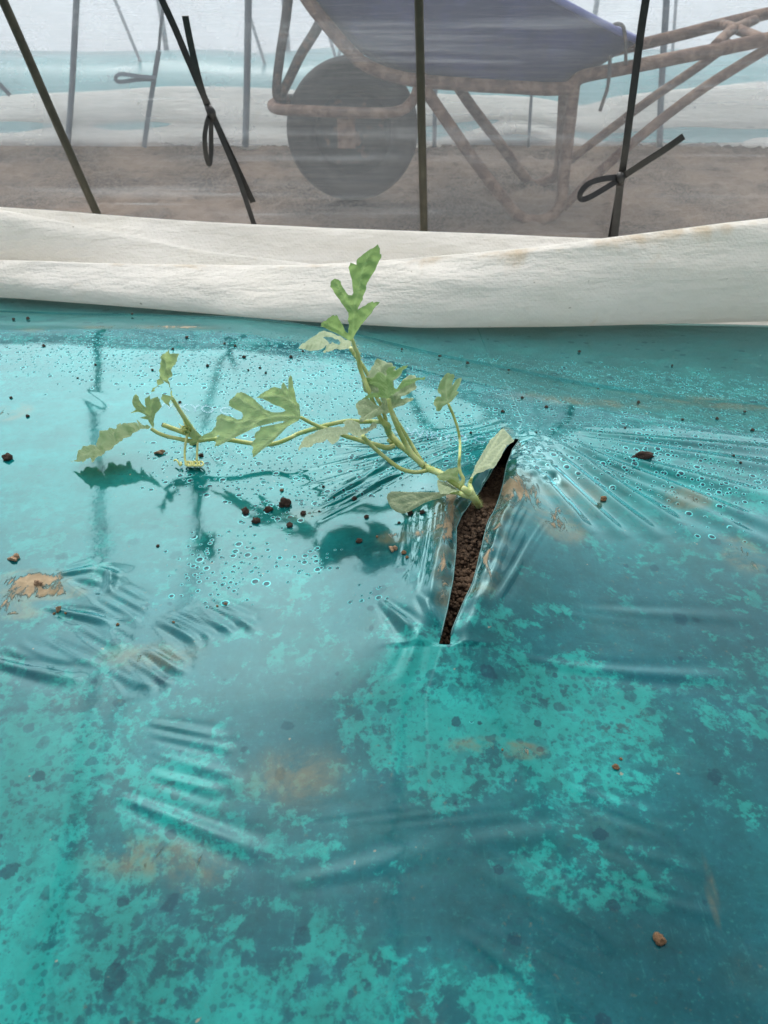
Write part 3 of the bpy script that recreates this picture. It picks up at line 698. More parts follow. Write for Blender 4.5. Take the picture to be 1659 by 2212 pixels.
# ------------------------------------------------------------------ wheelbarrow behind the film
WB = empty('wheelbarrow', (at(762, 430, 1.84).x, 1.84, -.242), 'rusty wheelbarrow with navy tub and black tyre parked behind the clear film', 'wheelbarrow')
YN, YF = 1.72, 1.98
def tubes(name, paths, r, mat, sides=12):
    for P in paths:
        MB().tube([at(*q) for q in P], r, sides, 6, wob=.04).build(name, mat, WB)
def lathe(c, axisv, prof, n=56):
    a = Vector(axisv).normalized(); u = a.cross(Vector((0, 0, 1))).normalized(); w = a.cross(u); V = []; F = []
    for i in range(n):
        t = 2*math.pi*i/n
        for r, h in prof: V.append(Vector(c)+(u*math.cos(t)+w*math.sin(t))*r+a*h)
    m = len(prof)
    for i in range(n):
        for k in range(m-1): F.append((i*m+k, ((i+1) % n)*m+k, ((i+1) % n)*m+k+1, i*m+k+1))
    mb = MB(); mb.add(V, F); return mb
wc = Vector((at(762, 280, 1.84).x, 1.84, -.242+.144)); ax = (.10, -1, .02)
tp = []
for i in range(17):
    a = -math.pi*.5 + math.pi*i/16*1.0
    tp.append((.098+.046*math.cos(a)**.7 if math.cos(a) > 0 else .098, .046*math.sin(a)))
tp = [(.082, -.030), (.086, -.040)] + tp + [(.086, .040), (.082, .030)]
wheel = lathe(wc, ax, tp).build('tyre', M_TYRE, WB)
rim = lathe(wc, ax, [(.083, -.026), (.070, -.020), (.062, .004), (.030, .010), (.028, .040), (.012, .042), (0.0001, .042)]).build('rim', M_STEEL_DK, WB)
lathe(wc, ax, [(.010, -.11), (.010, .11), (.0001, .11)], 14).build('axle', M_RUST, WB)
R1 = .0125
tubes('guard_bar', [[(650, 214, 1.98), (606, 218, 1.96), (588, 226, 1.86), (600, 236, 1.74), (660, 239, 1.70), (740, 243, 1.69), (820, 244, 1.69), (868, 238, 1.70), (893, 215, 1.71), (903, 190, 1.72), (908, 165, 1.72)]], .0105, M_RUST)
tubes('front_post', [[(640, 214, 1.90), (606, 211, 1.84), (597, 195, 1.83), (605, 120, 1.82), (616, 50, 1.81), (630, -60, 1.80)],
                     [(604, 214, 1.84), (625, 170, 1.82), (650, 118, 1.80), (684, 62, 1.77), (700, 20, 1.76), (712, -50, 1.75)]], .0098, M_STEEL_DK)
tubes('side_rail', [[(630, -60, YN), (665, 0, YN), (700, 46, YN), (760, 115, YN), (800, 146, YN), (850, 164, YN), (910, 175, YN), (1000, 182, YN), (1100, 188, YN), (1180, 192, YN), (1225, 190, YN), (1240, 180, YN), (1262, 164, YN), (1350, 147, YN), (1500, 117, YN), (1659, 84, YN), (2050, 0, YN)],
                    [(700, -60, YF), (735, 10, YF), (790, 72, YF), (830, 112, YF), (858, 128, YF), (900, 122, YF), (960, 150, YF), (1100, 158, YF), (1200, 160, YF), (1258, 140, YF), (1285, 120, YF), (1340, 106, YF), (1450, 80, YF), (1560, 52, YF), (1659, 29, YF), (2000, -50, YF)]], R1, M_RUST)
tubes('leg', [[(916, 190, YN), (945, 232, YN), (1000, 312, YN), (1050, 381, YN), (1090, 432, YN-.005), (1114, 461, YN-.01), (1140, 474, YN-.015), (1168, 475, YN-.015), (1196, 462, YN-.01), (1212, 436, YN-.005), (1217, 390, YN), (1228, 290, YN), (1240, 185, YN)],
              [(950, 130, YF), (975, 165, YF), (1020, 232, YF), (1080, 310, YF), (1125, 372, YF), (1150, 398, YF), (1180, 392, YF), (1205, 370, YF), (1212, 300, YF), (1220, 160, YF)]], .0122, M_RUST)
tubes('brace', [[(1216, 448, YN), (1250, 415, YN), (1350, 322, YN+.0), (1500, 204, YN), (1659, 104, YN), (1800, 20, YN)], [(1225, 350, YF), (1300, 293, YF), (1400, 218, YF), (1500, 150, YF), (1580, 92, YF)],
                [(1545, 98, YN), (1580, 66, 1.84), (1632, 42, YF)], [(1560, 52, YF), (1600, 66, 1.85), (1650, 86, YN)]], .0100, M_RUST)
tubes('tub_support', [[(915, 175, YN), (918, 150, YN+.06), (935, 128, YN+.13)], [(1075, 188, YN), (1090, 172, YN+.08)], [(1240, 182, YN), (1275, 140, YN+.04), (1310, 100, YN+.05)]], .0105, M_RUST)
tubes('wire_hook', [[(1352, 140, 1.70), (1351, 90, 1.69), (1346, 58, 1.69), (1330, 52, 1.69), (1316, 64, 1.69)]], .0035, M_STEEL_DK, 8)
tubes('hanging_string', [[(1318, 120, 1.70), (1316, 160, 1.69), (1312, 190, 1.69), (1303, 218, 1.69), (1296, 240, 1.69)]], .0035, M_STEEL_DK, 8)
c = at(748, 285, 1.705); MB().box(c, (.018, .004, .030)).build('axle_bracket', M_RUST, WB, False)
def tub():
    lev = 12; n = 64; V = []; F = []
    for k in range(lev+1):
        s = k/lev; g = s**.55
        x0 = .10+(-.30-.10)*g; x1 = .36+(.515-.36)*g; hw = .10+.11*g
        for i in range(n):
            a = 2*math.pi*i/n; ca, sa = math.cos(a), math.sin(a); e = .62
            X = (x0+x1)/2+(x1-x0)/2*math.copysign(abs(ca)**e, ca); Yy = 1.86+hw*math.copysign(abs(sa)**e, sa)
            rimz = .085+(.515-X)*.33 + .01*math.sin(X*9); bz = -.004+.10*abs(X-.27)**1.4*1.6
            V.append((X, Yy, bz+(rimz-bz)*s**1.25))
    for k in range(lev):
        for i in range(n): F.append((k*n+i, k*n+(i+1) % n, (k+1)*n+(i+1) % n, (k+1)*n+i))
    F.append(tuple(range(n))[::-1])
    mb = MB(); mb.add(V, F); o = mb.build('tub', M_TUB, WB)
    o.data.materials.append(M_TUB_LIT)
    so = o.modifiers.new('thick', 'SOLIDIFY'); so.thickness = .006; so.offset = -1; so.material_offset = 1
    rp = [Vector(V[lev*n+i]) for i in range(n)]; rp.append(rp[0])
    r_ = MB().tube(rp, .0065, 8, 2).build('rolled_rim', M_TUB_LIT, o)
    r_.location = (0, 0, 0)
tub()

# ------------------------------------------------------------------ far tunnel beyond the path
FAR = [(2.34, -.24), (2.36, -.1), (2.37, .1), (2.385, .3), (2.41, .5), (2.47, .62), (2.6, .70), (2.75, .70), (2.9, .63), (2.99, .45), (3.02, .2), (3.04, -.24)]
build_film('tunnel_film', FAR, 4.5, 160, M_FILM_FAR, 'milky plastic film of the far tunnel across the soil path', 'plastic film', .012, 7)
BACK = [(3.2, -.24), (3.22, 0), (3.25, .3), (3.35, .6), (3.6, .85)]
build_film('tunnel_film', BACK, 6, 120, M_FILM_BACK, 'pale milky plastic sheet standing behind the far tunnel', 'plastic film', .02, 3)
def far_sheet():
    xs = np.linspace(-4.5, 4.5, 200); prof = [(2.40, -.24), (2.45, -.17), (2.52, -.10), (2.60, -.068), (2.72, -.06), (2.84, -.075), (2.92, -.15), (2.95, -.24)]
    C = np.array(catmull([np.array(q) for q in prof], 6)); V = [(x, y+.012*mnoise.noise((x*3, y*4, 0)), z+.012*mnoise.noise((x*4, y*6, 2))) for y, z in C for x in xs]
    t = NT('far_teal_film'); p_ = t.pos(); c_ = t.mix(t.step(t.noise(p_, 6, 5, .6), .4, .65), (.08, .27, .29), (.11, .34, .36))
    o = link('mulch_film', mesh_np('mulch_film', V, grid_faces(len(C), len(xs))), t.surf(t.bsdf(Base_Color=c_, Roughness=.3)))
    tag(o, 'teal mulch film on the far bed, inside the far tunnel', 'mulch film')
far_sheet()
def far_fabric():
    xs = np.linspace(-2200, 3600, 260); V = []
    bot = smooth1(resample([(-2200, 260), (0, 312), (500, 322), (800, 336), (900, 338), (960, 322), (1040, 303), (1120, 286), (1170, 300), (1230, 335), (1300, 346), (1659, 349), (3600, 352)], xs), 5)
    top = smooth1(resample([(-2200, 170), (0, 206), (200, 198), (350, 188), (700, 194), (1000, 204), (1250, 214), (1400, 202), (1500, 192), (1659, 172), (3600, 150)], xs), 7)
    for i, px in enumerate(xs):
        B = np.array(at(px, bot[i], 2.395)); T = np.array(at(px, top[i], 2.48))
        def lp(k, dy, dz=0): q = B+(T-B)*k; return np.array([q[0], q[1]+dy, q[2]+dz])
        pts = [B+np.array([0, .05, 0]), B, lp(.2, -.018), lp(.42, -.004, -.004), lp(.55, -.022), lp(.85, -.02), T, T+np.array([0, .05, -.03]), T+np.array([0, .08, -.09])]
        V.append(catmull(pts, 5))
    V = np.array(V); n, m = V.shape[:2]; V = V.reshape(-1, 3)
    for i in range(len(V)):
        x, y, z = V[i]; V[i, 1] += .02*mnoise.noise((x*4, z*12, 5)); V[i, 2] += .008*mnoise.noise((x*3, z*9, 1))
    o = link('white_fabric_cover', mesh_np('white_fabric_cover', V, grid_faces(n, m)), M_FABRIC)
    tag(o, 'white fabric cover bunched along the far bed across the path', 'fabric cover')
far_fabric()
def far_rod(px0, px1, r, lab):
    a, b = at(px1, 318, 2.33), at(px0, 0, 2.345); sl = (b.x-a.x)/(b.z-a.z); P = []
    for y, z in FAR: P.append((a.x+sl*(min(z, .5)-a.z) if y < 2.7 else a.x+sl*.5, y-.012 if y < 2.55 else y, z+(.012 if 2.55 <= y <= 2.95 else 0)))
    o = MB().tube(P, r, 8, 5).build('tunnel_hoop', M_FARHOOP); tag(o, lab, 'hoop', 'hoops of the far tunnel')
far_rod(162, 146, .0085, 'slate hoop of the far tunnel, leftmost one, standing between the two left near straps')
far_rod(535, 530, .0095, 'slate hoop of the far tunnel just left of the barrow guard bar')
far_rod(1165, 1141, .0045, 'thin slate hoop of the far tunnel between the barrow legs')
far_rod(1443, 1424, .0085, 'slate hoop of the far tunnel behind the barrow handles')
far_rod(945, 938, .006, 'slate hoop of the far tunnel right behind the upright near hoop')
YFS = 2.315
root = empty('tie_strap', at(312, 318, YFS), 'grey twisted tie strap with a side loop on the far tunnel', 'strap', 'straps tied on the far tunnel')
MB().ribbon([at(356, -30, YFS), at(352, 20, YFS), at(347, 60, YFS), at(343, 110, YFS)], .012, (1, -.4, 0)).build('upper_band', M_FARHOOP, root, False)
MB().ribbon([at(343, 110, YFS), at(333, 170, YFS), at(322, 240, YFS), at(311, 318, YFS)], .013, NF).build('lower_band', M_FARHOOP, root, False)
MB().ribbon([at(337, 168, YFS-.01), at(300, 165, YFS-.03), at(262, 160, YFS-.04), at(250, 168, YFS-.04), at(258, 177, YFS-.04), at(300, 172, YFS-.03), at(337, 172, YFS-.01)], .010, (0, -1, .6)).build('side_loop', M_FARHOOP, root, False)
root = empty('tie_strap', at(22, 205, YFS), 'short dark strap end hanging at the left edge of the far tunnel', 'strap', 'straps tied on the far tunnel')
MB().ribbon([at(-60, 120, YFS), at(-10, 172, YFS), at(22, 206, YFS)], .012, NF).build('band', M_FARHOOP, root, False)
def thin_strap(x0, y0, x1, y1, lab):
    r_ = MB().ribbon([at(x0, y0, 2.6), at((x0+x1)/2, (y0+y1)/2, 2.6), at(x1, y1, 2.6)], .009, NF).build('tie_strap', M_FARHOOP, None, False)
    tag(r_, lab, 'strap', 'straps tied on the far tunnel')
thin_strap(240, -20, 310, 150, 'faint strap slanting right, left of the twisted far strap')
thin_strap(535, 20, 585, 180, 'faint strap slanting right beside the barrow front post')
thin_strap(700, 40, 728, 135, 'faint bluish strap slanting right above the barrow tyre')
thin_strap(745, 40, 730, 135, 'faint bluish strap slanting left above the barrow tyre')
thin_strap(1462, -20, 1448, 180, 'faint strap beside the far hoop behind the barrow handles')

# ------------------------------------------------------------------ watermelon seedling
PLANT = empty('watermelon_seedling', onfilm(1040, 1104), 'green watermelon seedling with lobed leaves growing out of the slit, vine trailing left', 'seedling')
CROPS = {'A': (1150, 950, 400/1659), 'B': (1350, 1400, 350/1659), 'C': (780, 1450, 600/1659), 'D': (260, 1350, 600/1659), 'E': (1480, 1660, 600/1659), 'F': (1680, 1450, 180/796), 'G': (1000, 900, 1100/1659), 'P': (0, 0, 3024/1659)}
def cp(cr, x, y):
    ox, oy, f = CROPS[cr]; return ((ox+x*f)/1.8228, (oy+y*f)/1.8228)
def cat_(cr, x, y, Y): return at(*cp(cr, x, y), Y)
def Yz(cr, x, y, z): return atz(*cp(cr, x, y), z).y
def YF_(cr, x, y, h):
    return onfilm(*cp(cr, x, y), h).y
def seg_d(Pts, a, b):
    a, b = np.array(a), np.array(b); d = b-a; L = (d*d).sum()+1e-9
    t = np.clip(((Pts-a)@d)/L, 0, 1); return np.sqrt((((Pts-(a+t[:, None]*d)))**2).sum(1))
def leaf(name, cr, polys, plane, veins, mat, label=None, cup=.0, crinkle=.0011, step_px=3.0, parent=None):
    """outline(s) from the crop -> a curved blade on its own plane in the bed's space"""
    Q = [cat_(cr, *q) for q in plane]; nrm = (Q[1]-Q[0]).cross(Q[2]-Q[0]).normalized()
    if nrm.y > 0: nrm = -nrm
    allV, allF, attr = [], [], {'vein': [], 'vein2': [], 'edge': []}
    vpx = [[cp(cr, *q) for q in v] for v in veins]
    main = [(np.array(v[i]), np.array(v[i+1])) for v in vpx for i in range(len(v)-1)]
    sec = []
    for v in vpx:
        L = 0
        for i in range(len(v)-1):
            a, b = np.array(v[i]), np.array(v[i+1]); d = b-a; l = np.linalg.norm(d); d = d/(l+1e-9); k = 6.0
            while k < l:
                for sgn in (1, -1):
                    n_ = np.array([-d[1], d[0]])*sgn; e = a+d*k+(d*.8+n_*.75)*13; sec.append((a+d*k, e))
                k += 8.5
    for pi, poly in enumerate(polys):
        off = 0.0
        if isinstance(poly, tuple): off, poly = poly
        pp = [cp(cr, *q) for q in poly]
        # densify the margin
        out = []
        for i in range(len(pp)):
            a, b = np.array(pp[i]), np.array(pp[(i+1) % len(pp)]); m = max(1, int(np.linalg.norm(b-a)/step_px))
            for k in range(m): out.append(a+(b-a)*k/m)
        out = np.array(out); lo, hi = out.min(0), out.max(0)
        def inside(Pt):
            x, y = Pt[:, 0], Pt[:, 1]; c_ = np.zeros(len(Pt), bool); j = len(out)-1
            for i in range(len(out)):
                xi, yi = out[i]; xj, yj = out[j]
                m = ((yi > y) != (yj > y)) & (x < (xj-xi)*(y-yi)/(yj-yi+1e-12)+xi); c_ ^= m; j = i
            return c_
        g = np.stack(np.meshgrid(np.arange(lo[0], hi[0], step_px*.85), np.arange(lo[1], hi[1], step_px*.85)), -1).reshape(-1, 2)
        g = g + RNG.uniform(-.5, .5, g.shape)
        g = g[inside(g)]
        dm = np.full(len(g), 1e9)
        for i in range(len(out)): dm = np.minimum(dm, seg_d(g, out[i], out[(i+1) % len(out)]))
        g = g[dm > step_px*.5]
        Pn = np.concatenate([out, g]); ne = len(out)
        res = delaunay_2d_cdt([Vector(q) for q in Pn], [(i, (i+1) % ne) for i in range(ne)], [], 0, 1e-5)
        P2 = np.array([v[:] for v in res[0]]); Fs = np.array([list(f) for f in res[2] if len(f) == 3])
        cen = P2[Fs].mean(1); Fs = Fs[inside(cen)]
        dv = np.full(len(P2), 1e9); dv2 = np.full(len(P2), 1e9); de = np.full(len(P2), 1e9)
        for a, b in main: dv = np.minimum(dv, seg_d(P2, a, b))
        for a, b in sec: dv2 = np.minimum(dv2, seg_d(P2, a, b))
        for i in range(ne): de = np.minimum(de, seg_d(P2, out[i], out[(i+1) % ne]))
        pts = []
        for i, (x, y) in enumerate(P2):
            r = ray(x, y); o = np.array([0, 0, CAMZ]); tt = ((np.array(Q[0])-o)@np.array(nrm))/(r@np.array(nrm)); w = o+r*tt
            disp = off + crinkle*(math.tanh(min(dv[i], 40)/6.0)*.9 + .8*math.tanh(min(dv2[i], 20)/3.5)*.5)
            disp += crinkle*1.3*mnoise.noise((x*.06, y*.06, pi)) - cup*(min(dv[i], 60)/30.0)**1.6
            disp -= .0006*max(0, 1-de[i]/3.0)*(.6+mnoise.noise((x*.2, y*.2, 3)))
            w = w+np.array(nrm)*disp; pts.append(w)
        b0 = len(allV); allV += pts; allF += [tuple(int(q)+b0 for q in f) for f in Fs]
        attr['vein'] += list(np.exp(-(dv/1.7)**2)); attr['vein2'] += list(np.exp(-(dv2/1.0)**2)); attr['edge'] += list(np.exp(-(de/1.2)**2))
    me = mesh_np(name, allV, allF)
    for k, v in attr.items():
        if len(v) == len(me.vertices): fattr(me, k, v)
    o = link(name, me, mat, parent or PLANT)
    if label: o['label'] = label
    return o
YA = .405
leaf('leaf', 'A', [[(1010, 1570), (1060, 1470), (1130, 1370), (1260, 1210), (1340, 1100), (1425, 990), (1370, 986), (1320, 1000), (1305, 978), (1260, 995), (1215, 1012), (1190, 1040), (1110, 1080), (1062, 1115), (1085, 1060),
      (1130, 960), (1170, 830), (1215, 680), (1260, 600), (1330, 490), (1380, 390), (1410, 310), (1448, 260), (1458, 218), (1425, 203), (1422, 150), (1418, 118), (1400, 85), (1385, 48), (1362, 62), (1310, 105), (1220, 160), (1160, 200), (1080, 265), (1045, 300), (1030, 380), (1000, 370), (935, 346), (918, 385), (908, 432), (935, 490), (955, 600), (975, 690),
      (990, 780), (992, 850), (968, 880), (920, 877), (870, 840), (830, 770), (785, 685), (778, 650), (740, 622), (685, 606), (640, 640), (612, 685), (622, 705), (606, 738), (650, 780), (710, 880), (790, 1000), (860, 1090), (895, 1160), (910, 1240), (915, 1330), (915, 1420), (905, 1492), (882, 1490), (840, 1430), (800, 1350), (765, 1280),
      (730, 1220), (705, 1193), (685, 1218), (652, 1198), (610, 1235), (580, 1255), (550, 1290), (500, 1310), (455, 1348), (475, 1370), (443, 1385), (510, 1400), (600, 1455), (700, 1490), (780, 1530), (850, 1575), (930, 1620), (985, 1630)]],
     [(985, 1600, YA), (1385, 60, YA+.022), (500, 1340, YA-.006)], [[(985, 1600), (1000, 1300), (1030, 1000), (1090, 740), (1170, 400), (1290, 160)], [(1008, 1160), (900, 990), (800, 830), (690, 640)], [(1000, 1560), (1100, 1400), (1240, 1200), (1390, 1000)], [(965, 1610), (850, 1530), (720, 1430), (520, 1345)]], M_LEAF_TOP, 'largest upright dark green leaf at the top of the shoot')
leaf('leaf', 'A', [[(970, 1640), (850, 1590), (750, 1540), (640, 1480), (560, 1447), (520, 1425), (450, 1460), (370, 1520), (300, 1560), (230, 1610), (170, 1660), (130, 1700), (105, 1725), (180, 1765), (290, 1755), (400, 1750), (530, 1722), (612, 1660), (560, 1610), (500, 1562), (640, 1555), (740, 1590), (790, 1640), (772, 1670), (700, 1640), (655, 1628), (640, 1660), (590, 1680), (560, 1700), (545, 1750), (505, 1760), (520, 1790), (545, 1797), (560, 1780), (700, 1765), (830, 1752), (960, 1742)]],
     [(960, 1740, YA+.004), (105, 1725, YA+.0), (640, 1480, YA+.030)], [[(965, 1700), (800, 1630), (640, 1560), (420, 1640), (120, 1722)], [(950, 1730), (800, 1720), (560, 1720)], [(960, 1660), (760, 1570), (540, 1460)]], M_LEAF_PALE)
B1 = [(840, 805), (780, 792), (680, 782), (560, 790), (430, 815), (330, 850), (270, 887), (300, 845), (350, 810), (430, 770), (470, 750), (520, 720), (570, 710), (640, 705), (680, 690), (690, 650), (670, 610), (620, 580), (560, 550), (480, 520), (380, 500), (352, 485), (400, 470), (480, 435), (560, 410), (640, 345), (700, 320), (740, 330), (780, 360), (810, 365), (820, 290), (860, 240), (930, 215), (1003, 218), (1000, 240), (970, 265), (955, 292), (980, 300), (1010, 265), (1060, 230), (1140, 205), (1218, 186), (1180, 250), (1130, 290), (1100, 330), (1030, 400), (980, 440), (955, 490), (945, 550), (955, 600), (990, 625), (1030, 605), (1070, 560), (1100, 510), (1160, 465), (1240, 450), (1320, 430), (1380, 425), (1460, 435), (1542, 405), (1550, 430), (1525, 460), (1440, 470), (1330, 520), (1200, 575), (1100, 620), (1010, 680), (950, 730), (880, 790)]
PB = [(790, 1105), (880, 1090), (935, 1000), (1000, 970), (1100, 940), (1200, 890), (1300, 840), (1327, 810), (1270, 783), (1200, 790), (1130, 820), (1085, 828), (1085, 800), (1150, 760), (1250, 710), (1350, 640), (1380, 590), (1352, 545), (1372, 420), (1340, 373), (1250, 385), (1170, 430), (1100, 500), (1000, 640), (955, 600), (950, 500), (1010, 460), (1060, 410), (1110, 330), (1040, 330), (960, 260), (935, 185), (920, 165), (870, 165), (830, 172), (790, 125), (720, 92), (650, 76), (600, 110), (570, 200), (530, 235), (530, 270), (485, 320), (470, 365), (480, 410), (365, 500), (370, 600), (390, 680), (460, 720), (560, 705), (640, 760), (700, 790), (730, 880), (720, 945), (680, 955), (600, 930), (540, 870), (470, 820), (400, 830), (300, 860), (240, 900), (245, 970), (275, 1030), (290, 1110), (345, 1140), (320, 1200), (308, 1250), (390, 1255), (450, 1170), (560, 1090), (640, 1050), (730, 1045)]
PB2 = (.003, [(375, 1300), (385, 1250), (450, 1175), (560, 1095), (640, 1050), (730, 1045), (775, 1100), (760, 1140), (700, 1170), (600, 1220), (500, 1262), (420, 1300)])
YB = .385
leaf('leaf', 'B', [B1], [(850, 800, YB-.006), (800, 330, YB+.014), (1530, 440, YB-.012)], [[(848, 800), (825, 600), (800, 370)], [(855, 780), (980, 680), (1200, 520), (1520, 445)], [(830, 580), (950, 420), (1200, 200)], [(830, 780), (640, 740), (350, 830)], [(825, 590), (640, 500), (370, 488)]], M_LEAF_TOP, 'dark green drooping leaf in the middle of the plant', cup=.001)
leaf('leaf', 'B', [PB, PB2], [(790, 1105, YB-.004), (700, 90, YB+.034), (1360, 560, YB+.014)], [[(800, 1080), (850, 900), (780, 500), (650, 120)], [(880, 1000), (1050, 750), (1350, 580)], [(880, 1000), (1080, 880), (1310, 810)], [(780, 1060), (600, 1000), (380, 930), (260, 910)], [(740, 1080), (600, 1090), (360, 1190)], [(820, 700), (600, 600), (380, 560)]], M_LEAF_PALE, 'pale grey green leaf spread flat behind the dark middle leaf', crinkle=.0010)
leaf('leaf', 'G', [[(262, 1317), (270, 1275), (300, 1235), (340, 1205), (380, 1190), (440, 1170), (500, 1165), (530, 1170), (540, 1160), (528, 1146), (570, 1135), (600, 1138), (625, 1145), (632, 1180), (640, 1187), (690, 1165), (702, 1153), (732, 1165), (725, 1182), (690, 1195), (665, 1215), (650, 1227), (640, 1242), (600, 1230), (565, 1210), (510, 1225), (505, 1240), (490, 1257), (465, 1270), (430, 1245), (420, 1255), (380, 1265), (345, 1285), (300, 1295)]],
     [(645, 1235, YB-.022), (265, 1315, YB-.030), (560, 1140, YB+.012)], [[(640, 1230), (540, 1195), (420, 1220), (270, 1305)], [(640, 1220), (600, 1170), (560, 1140)], [(640, 1225), (690, 1185), (725, 1165)]], M_LEAF_PALE, 'whitish pale leaf lying over the vine crossing', crinkle=.0010)
YC0, YC1 = Yz('C', 1110, 530, .042), Yz('C', 180, 850, .016)
leaf('leaf', 'C', [[(1108, 400), (1080, 370), (1050, 320), (1000, 250), (960, 190), (930, 152), (910, 190), (905, 222), (880, 215), (840, 201), (810, 210), (780, 235), (740, 250), (680, 285), (636, 322), (700, 330), (760, 355), (830, 390), (890, 410), (940, 440), (962, 460), (930, 475), (870, 480), (800, 475), (740, 450), (690, 410), (640, 360), (600, 310), (560, 290), (545, 282), (520, 270), (478, 254), (465, 266), (440, 262), (400, 300), (355, 340), (345, 370), (352, 385), (342, 400), (390, 430), (440, 455), (485, 480), (500, 515), (480, 550), (440, 555), (400, 540), (350, 520), (300, 505), (255, 496), (215, 520), (203, 545), (206, 575), (202, 600), (210, 625), (180, 660), (150, 690),
      (80, 720), (15, 768), (100, 772), (180, 752), (240, 725), (210, 755), (195, 790), (200, 805), (172, 858), (250, 832), (310, 802), (390, 762), (470, 722), (550, 682), (600, 652), (700, 622), (780, 602), (880, 577), (960, 572), (930, 590), (850, 608), (760, 625), (690, 638), (685, 668), (640, 695), (622, 740), (637, 765), (605, 800), (598, 835), (612, 855), (592, 910), (600, 974), (640, 942), (690, 895), (750, 852), (800, 812), (860, 752), (920, 692), (980, 632), (1050, 590), (1100, 570), (1118, 540)],
      (.004, [(1112, 420), (1085, 380), (1020, 250), (1022, 160), (1032, 95), (1055, 68), (1080, 90), (1085, 200), (1100, 300), (1114, 400)])],
     [(1110, 530, YC0), (180, 850, YC1), (930, 160, YC0+.011)], [[(1105, 530), (900, 520), (700, 560), (450, 690), (180, 850)], [(820, 540), (640, 440), (400, 310)], [(700, 560), (420, 590), (230, 540)], [(1100, 510), (1040, 400), (920, 210)], [(1090, 400), (900, 300), (650, 320)], [(1080, 560), (900, 680), (760, 800), (605, 960)]], M_LEAF_LIT, 'broad lobed mid green leaf over the trailing vine', cup=-.0008)
YD0, YD1 = Yz('D', 925, 935, .024), Yz('D', 45, 1292, .0035)
leaf('leaf', 'D', [[(42, 1292), (110, 1275), (118, 1245), (140, 1222), (160, 1185), (200, 1145), (235, 1140), (270, 1116), (330, 1130), (345, 1152), (338, 1112), (380, 1040), (388, 990), (430, 970), (472, 972), (490, 945), (550, 940), (558, 900), (590, 870), (612, 912), (645, 900), (690, 907), (700, 862), (740, 880), (785, 890), (800, 920), (780, 850), (795, 860), (830, 895), (900, 910), (932, 930), (870, 942), (800, 950), (740, 975), (680, 1015), (600, 1075), (520, 1135), (440, 1195), (360, 1245), (300, 1305), (288, 1312), (284, 1270), (240, 1285), (205, 1334), (190, 1310), (160, 1316), (120, 1305)]],
     [(925, 935, YD0), (45, 1292, YD1), (560, 930, YD0+.016)], [[(925, 932), (800, 935), (640, 1030), (440, 1170), (290, 1300)], [(540, 1100), (530, 1010), (590, 890)], [(420, 1180), (300, 1180), (60, 1288)], [(780, 940), (720, 900), (705, 870)]], M_LEAF, 'long crinkled leaf whose tip touches the film at the far left', crinkle=.0016)
leaf('leaf', 'D', [[(922, 922), (890, 880), (872, 842), (830, 835), (788, 818), (850, 800), (840, 778), (770, 753), (695, 767), (735, 740), (748, 722), (702, 692), (684, 655), (730, 600), (742, 560), (770, 580), (800, 650), (860, 705), (848, 650), (845, 610), (890, 576), (900, 620), (950, 600), (985, 588), (1000, 640), (1022, 700), (1000, 732), (960, 772), (940, 832), (937, 922)],
      ],
     [(930, 925, YD0+.001), (740, 570, YD0+.006), (1010, 690, YD0+.014)], [[(930, 915), (900, 800), (780, 680), (740, 580)], [(915, 830), (930, 700), (960, 610)], [(900, 800), (860, 770), (705, 762)]], M_LEAF, 'frilly young leaf folded upward beside the long left leaf', crinkle=.0018)
YE0 = Yz('D', 1145, 590, .046)
leaf('leaf', 'D', [[(1142, 582), (1115, 500), (1090, 440), (1045, 405), (1052, 432), (1000, 470), (960, 522), (920, 535), (935, 490), (980, 450), (963, 405), (1007, 370), (988, 290), (1000, 240), (983, 165), (1020, 130), (1050, 88), (1090, 60), (1095, 112), (1150, 110), (1230, 117), (1190, 180), (1160, 240), (1135, 310), (1120, 400), (1130, 480), (1152, 580)],
      (.002, [(1142, 592), (1060, 560), (988, 543), (985, 600), (1020, 650), (1045, 688), (1052, 640), (1072, 607), (1137, 602)])],
     [(1145, 585, YE0), (1225, 118, YE0+.012), (990, 250, YE0-.014)], [[(1145, 582), (1110, 400), (1090, 250), (1060, 100)], [(1115, 420), (1130, 280), (1210, 125)], [(1110, 430), (1000, 360)], [(1105, 470), (1000, 480), (930, 525)]], M_LEAF, 'upright crinkled young leaf at the tip of its own stalk, left end of the vine', crinkle=.0018)
YF0 = Yz('F', 365, 620, .052)
leaf('leaf', 'F', [[(385, 612), (430, 580), (490, 510), (530, 462), (537, 440), (510, 410), (530, 370), (575, 300), (600, 220), (614, 165), (560, 175), (510, 200), (480, 250), (430, 320), (424, 300), (450, 220), (477, 165), (440, 128), (400, 125), (355, 98), (310, 130), (260, 190), (210, 270), (178, 400), (200, 440), (240, 490), (235, 515), (200, 515), (155, 518), (125, 570), (108, 640), (145, 700), (150, 762), (190, 767), (240, 742), (260, 690), (345, 640)]],
     [(365, 620, YF0), (360, 105, YF0+.026), (120, 640, YF0-.006)], [[(365, 615), (340, 470), (330, 300), (350, 120)], [(360, 600), (450, 420), (600, 180)], [(355, 600), (200, 590), (120, 620)], [(345, 480), (260, 380)]], M_LEAF, 'small five lobed leaf alone on a thin upright stalk')
YG0 = YF_('E', 880, 765, .008); YG1 = YF_('E', 130, 850, .009)
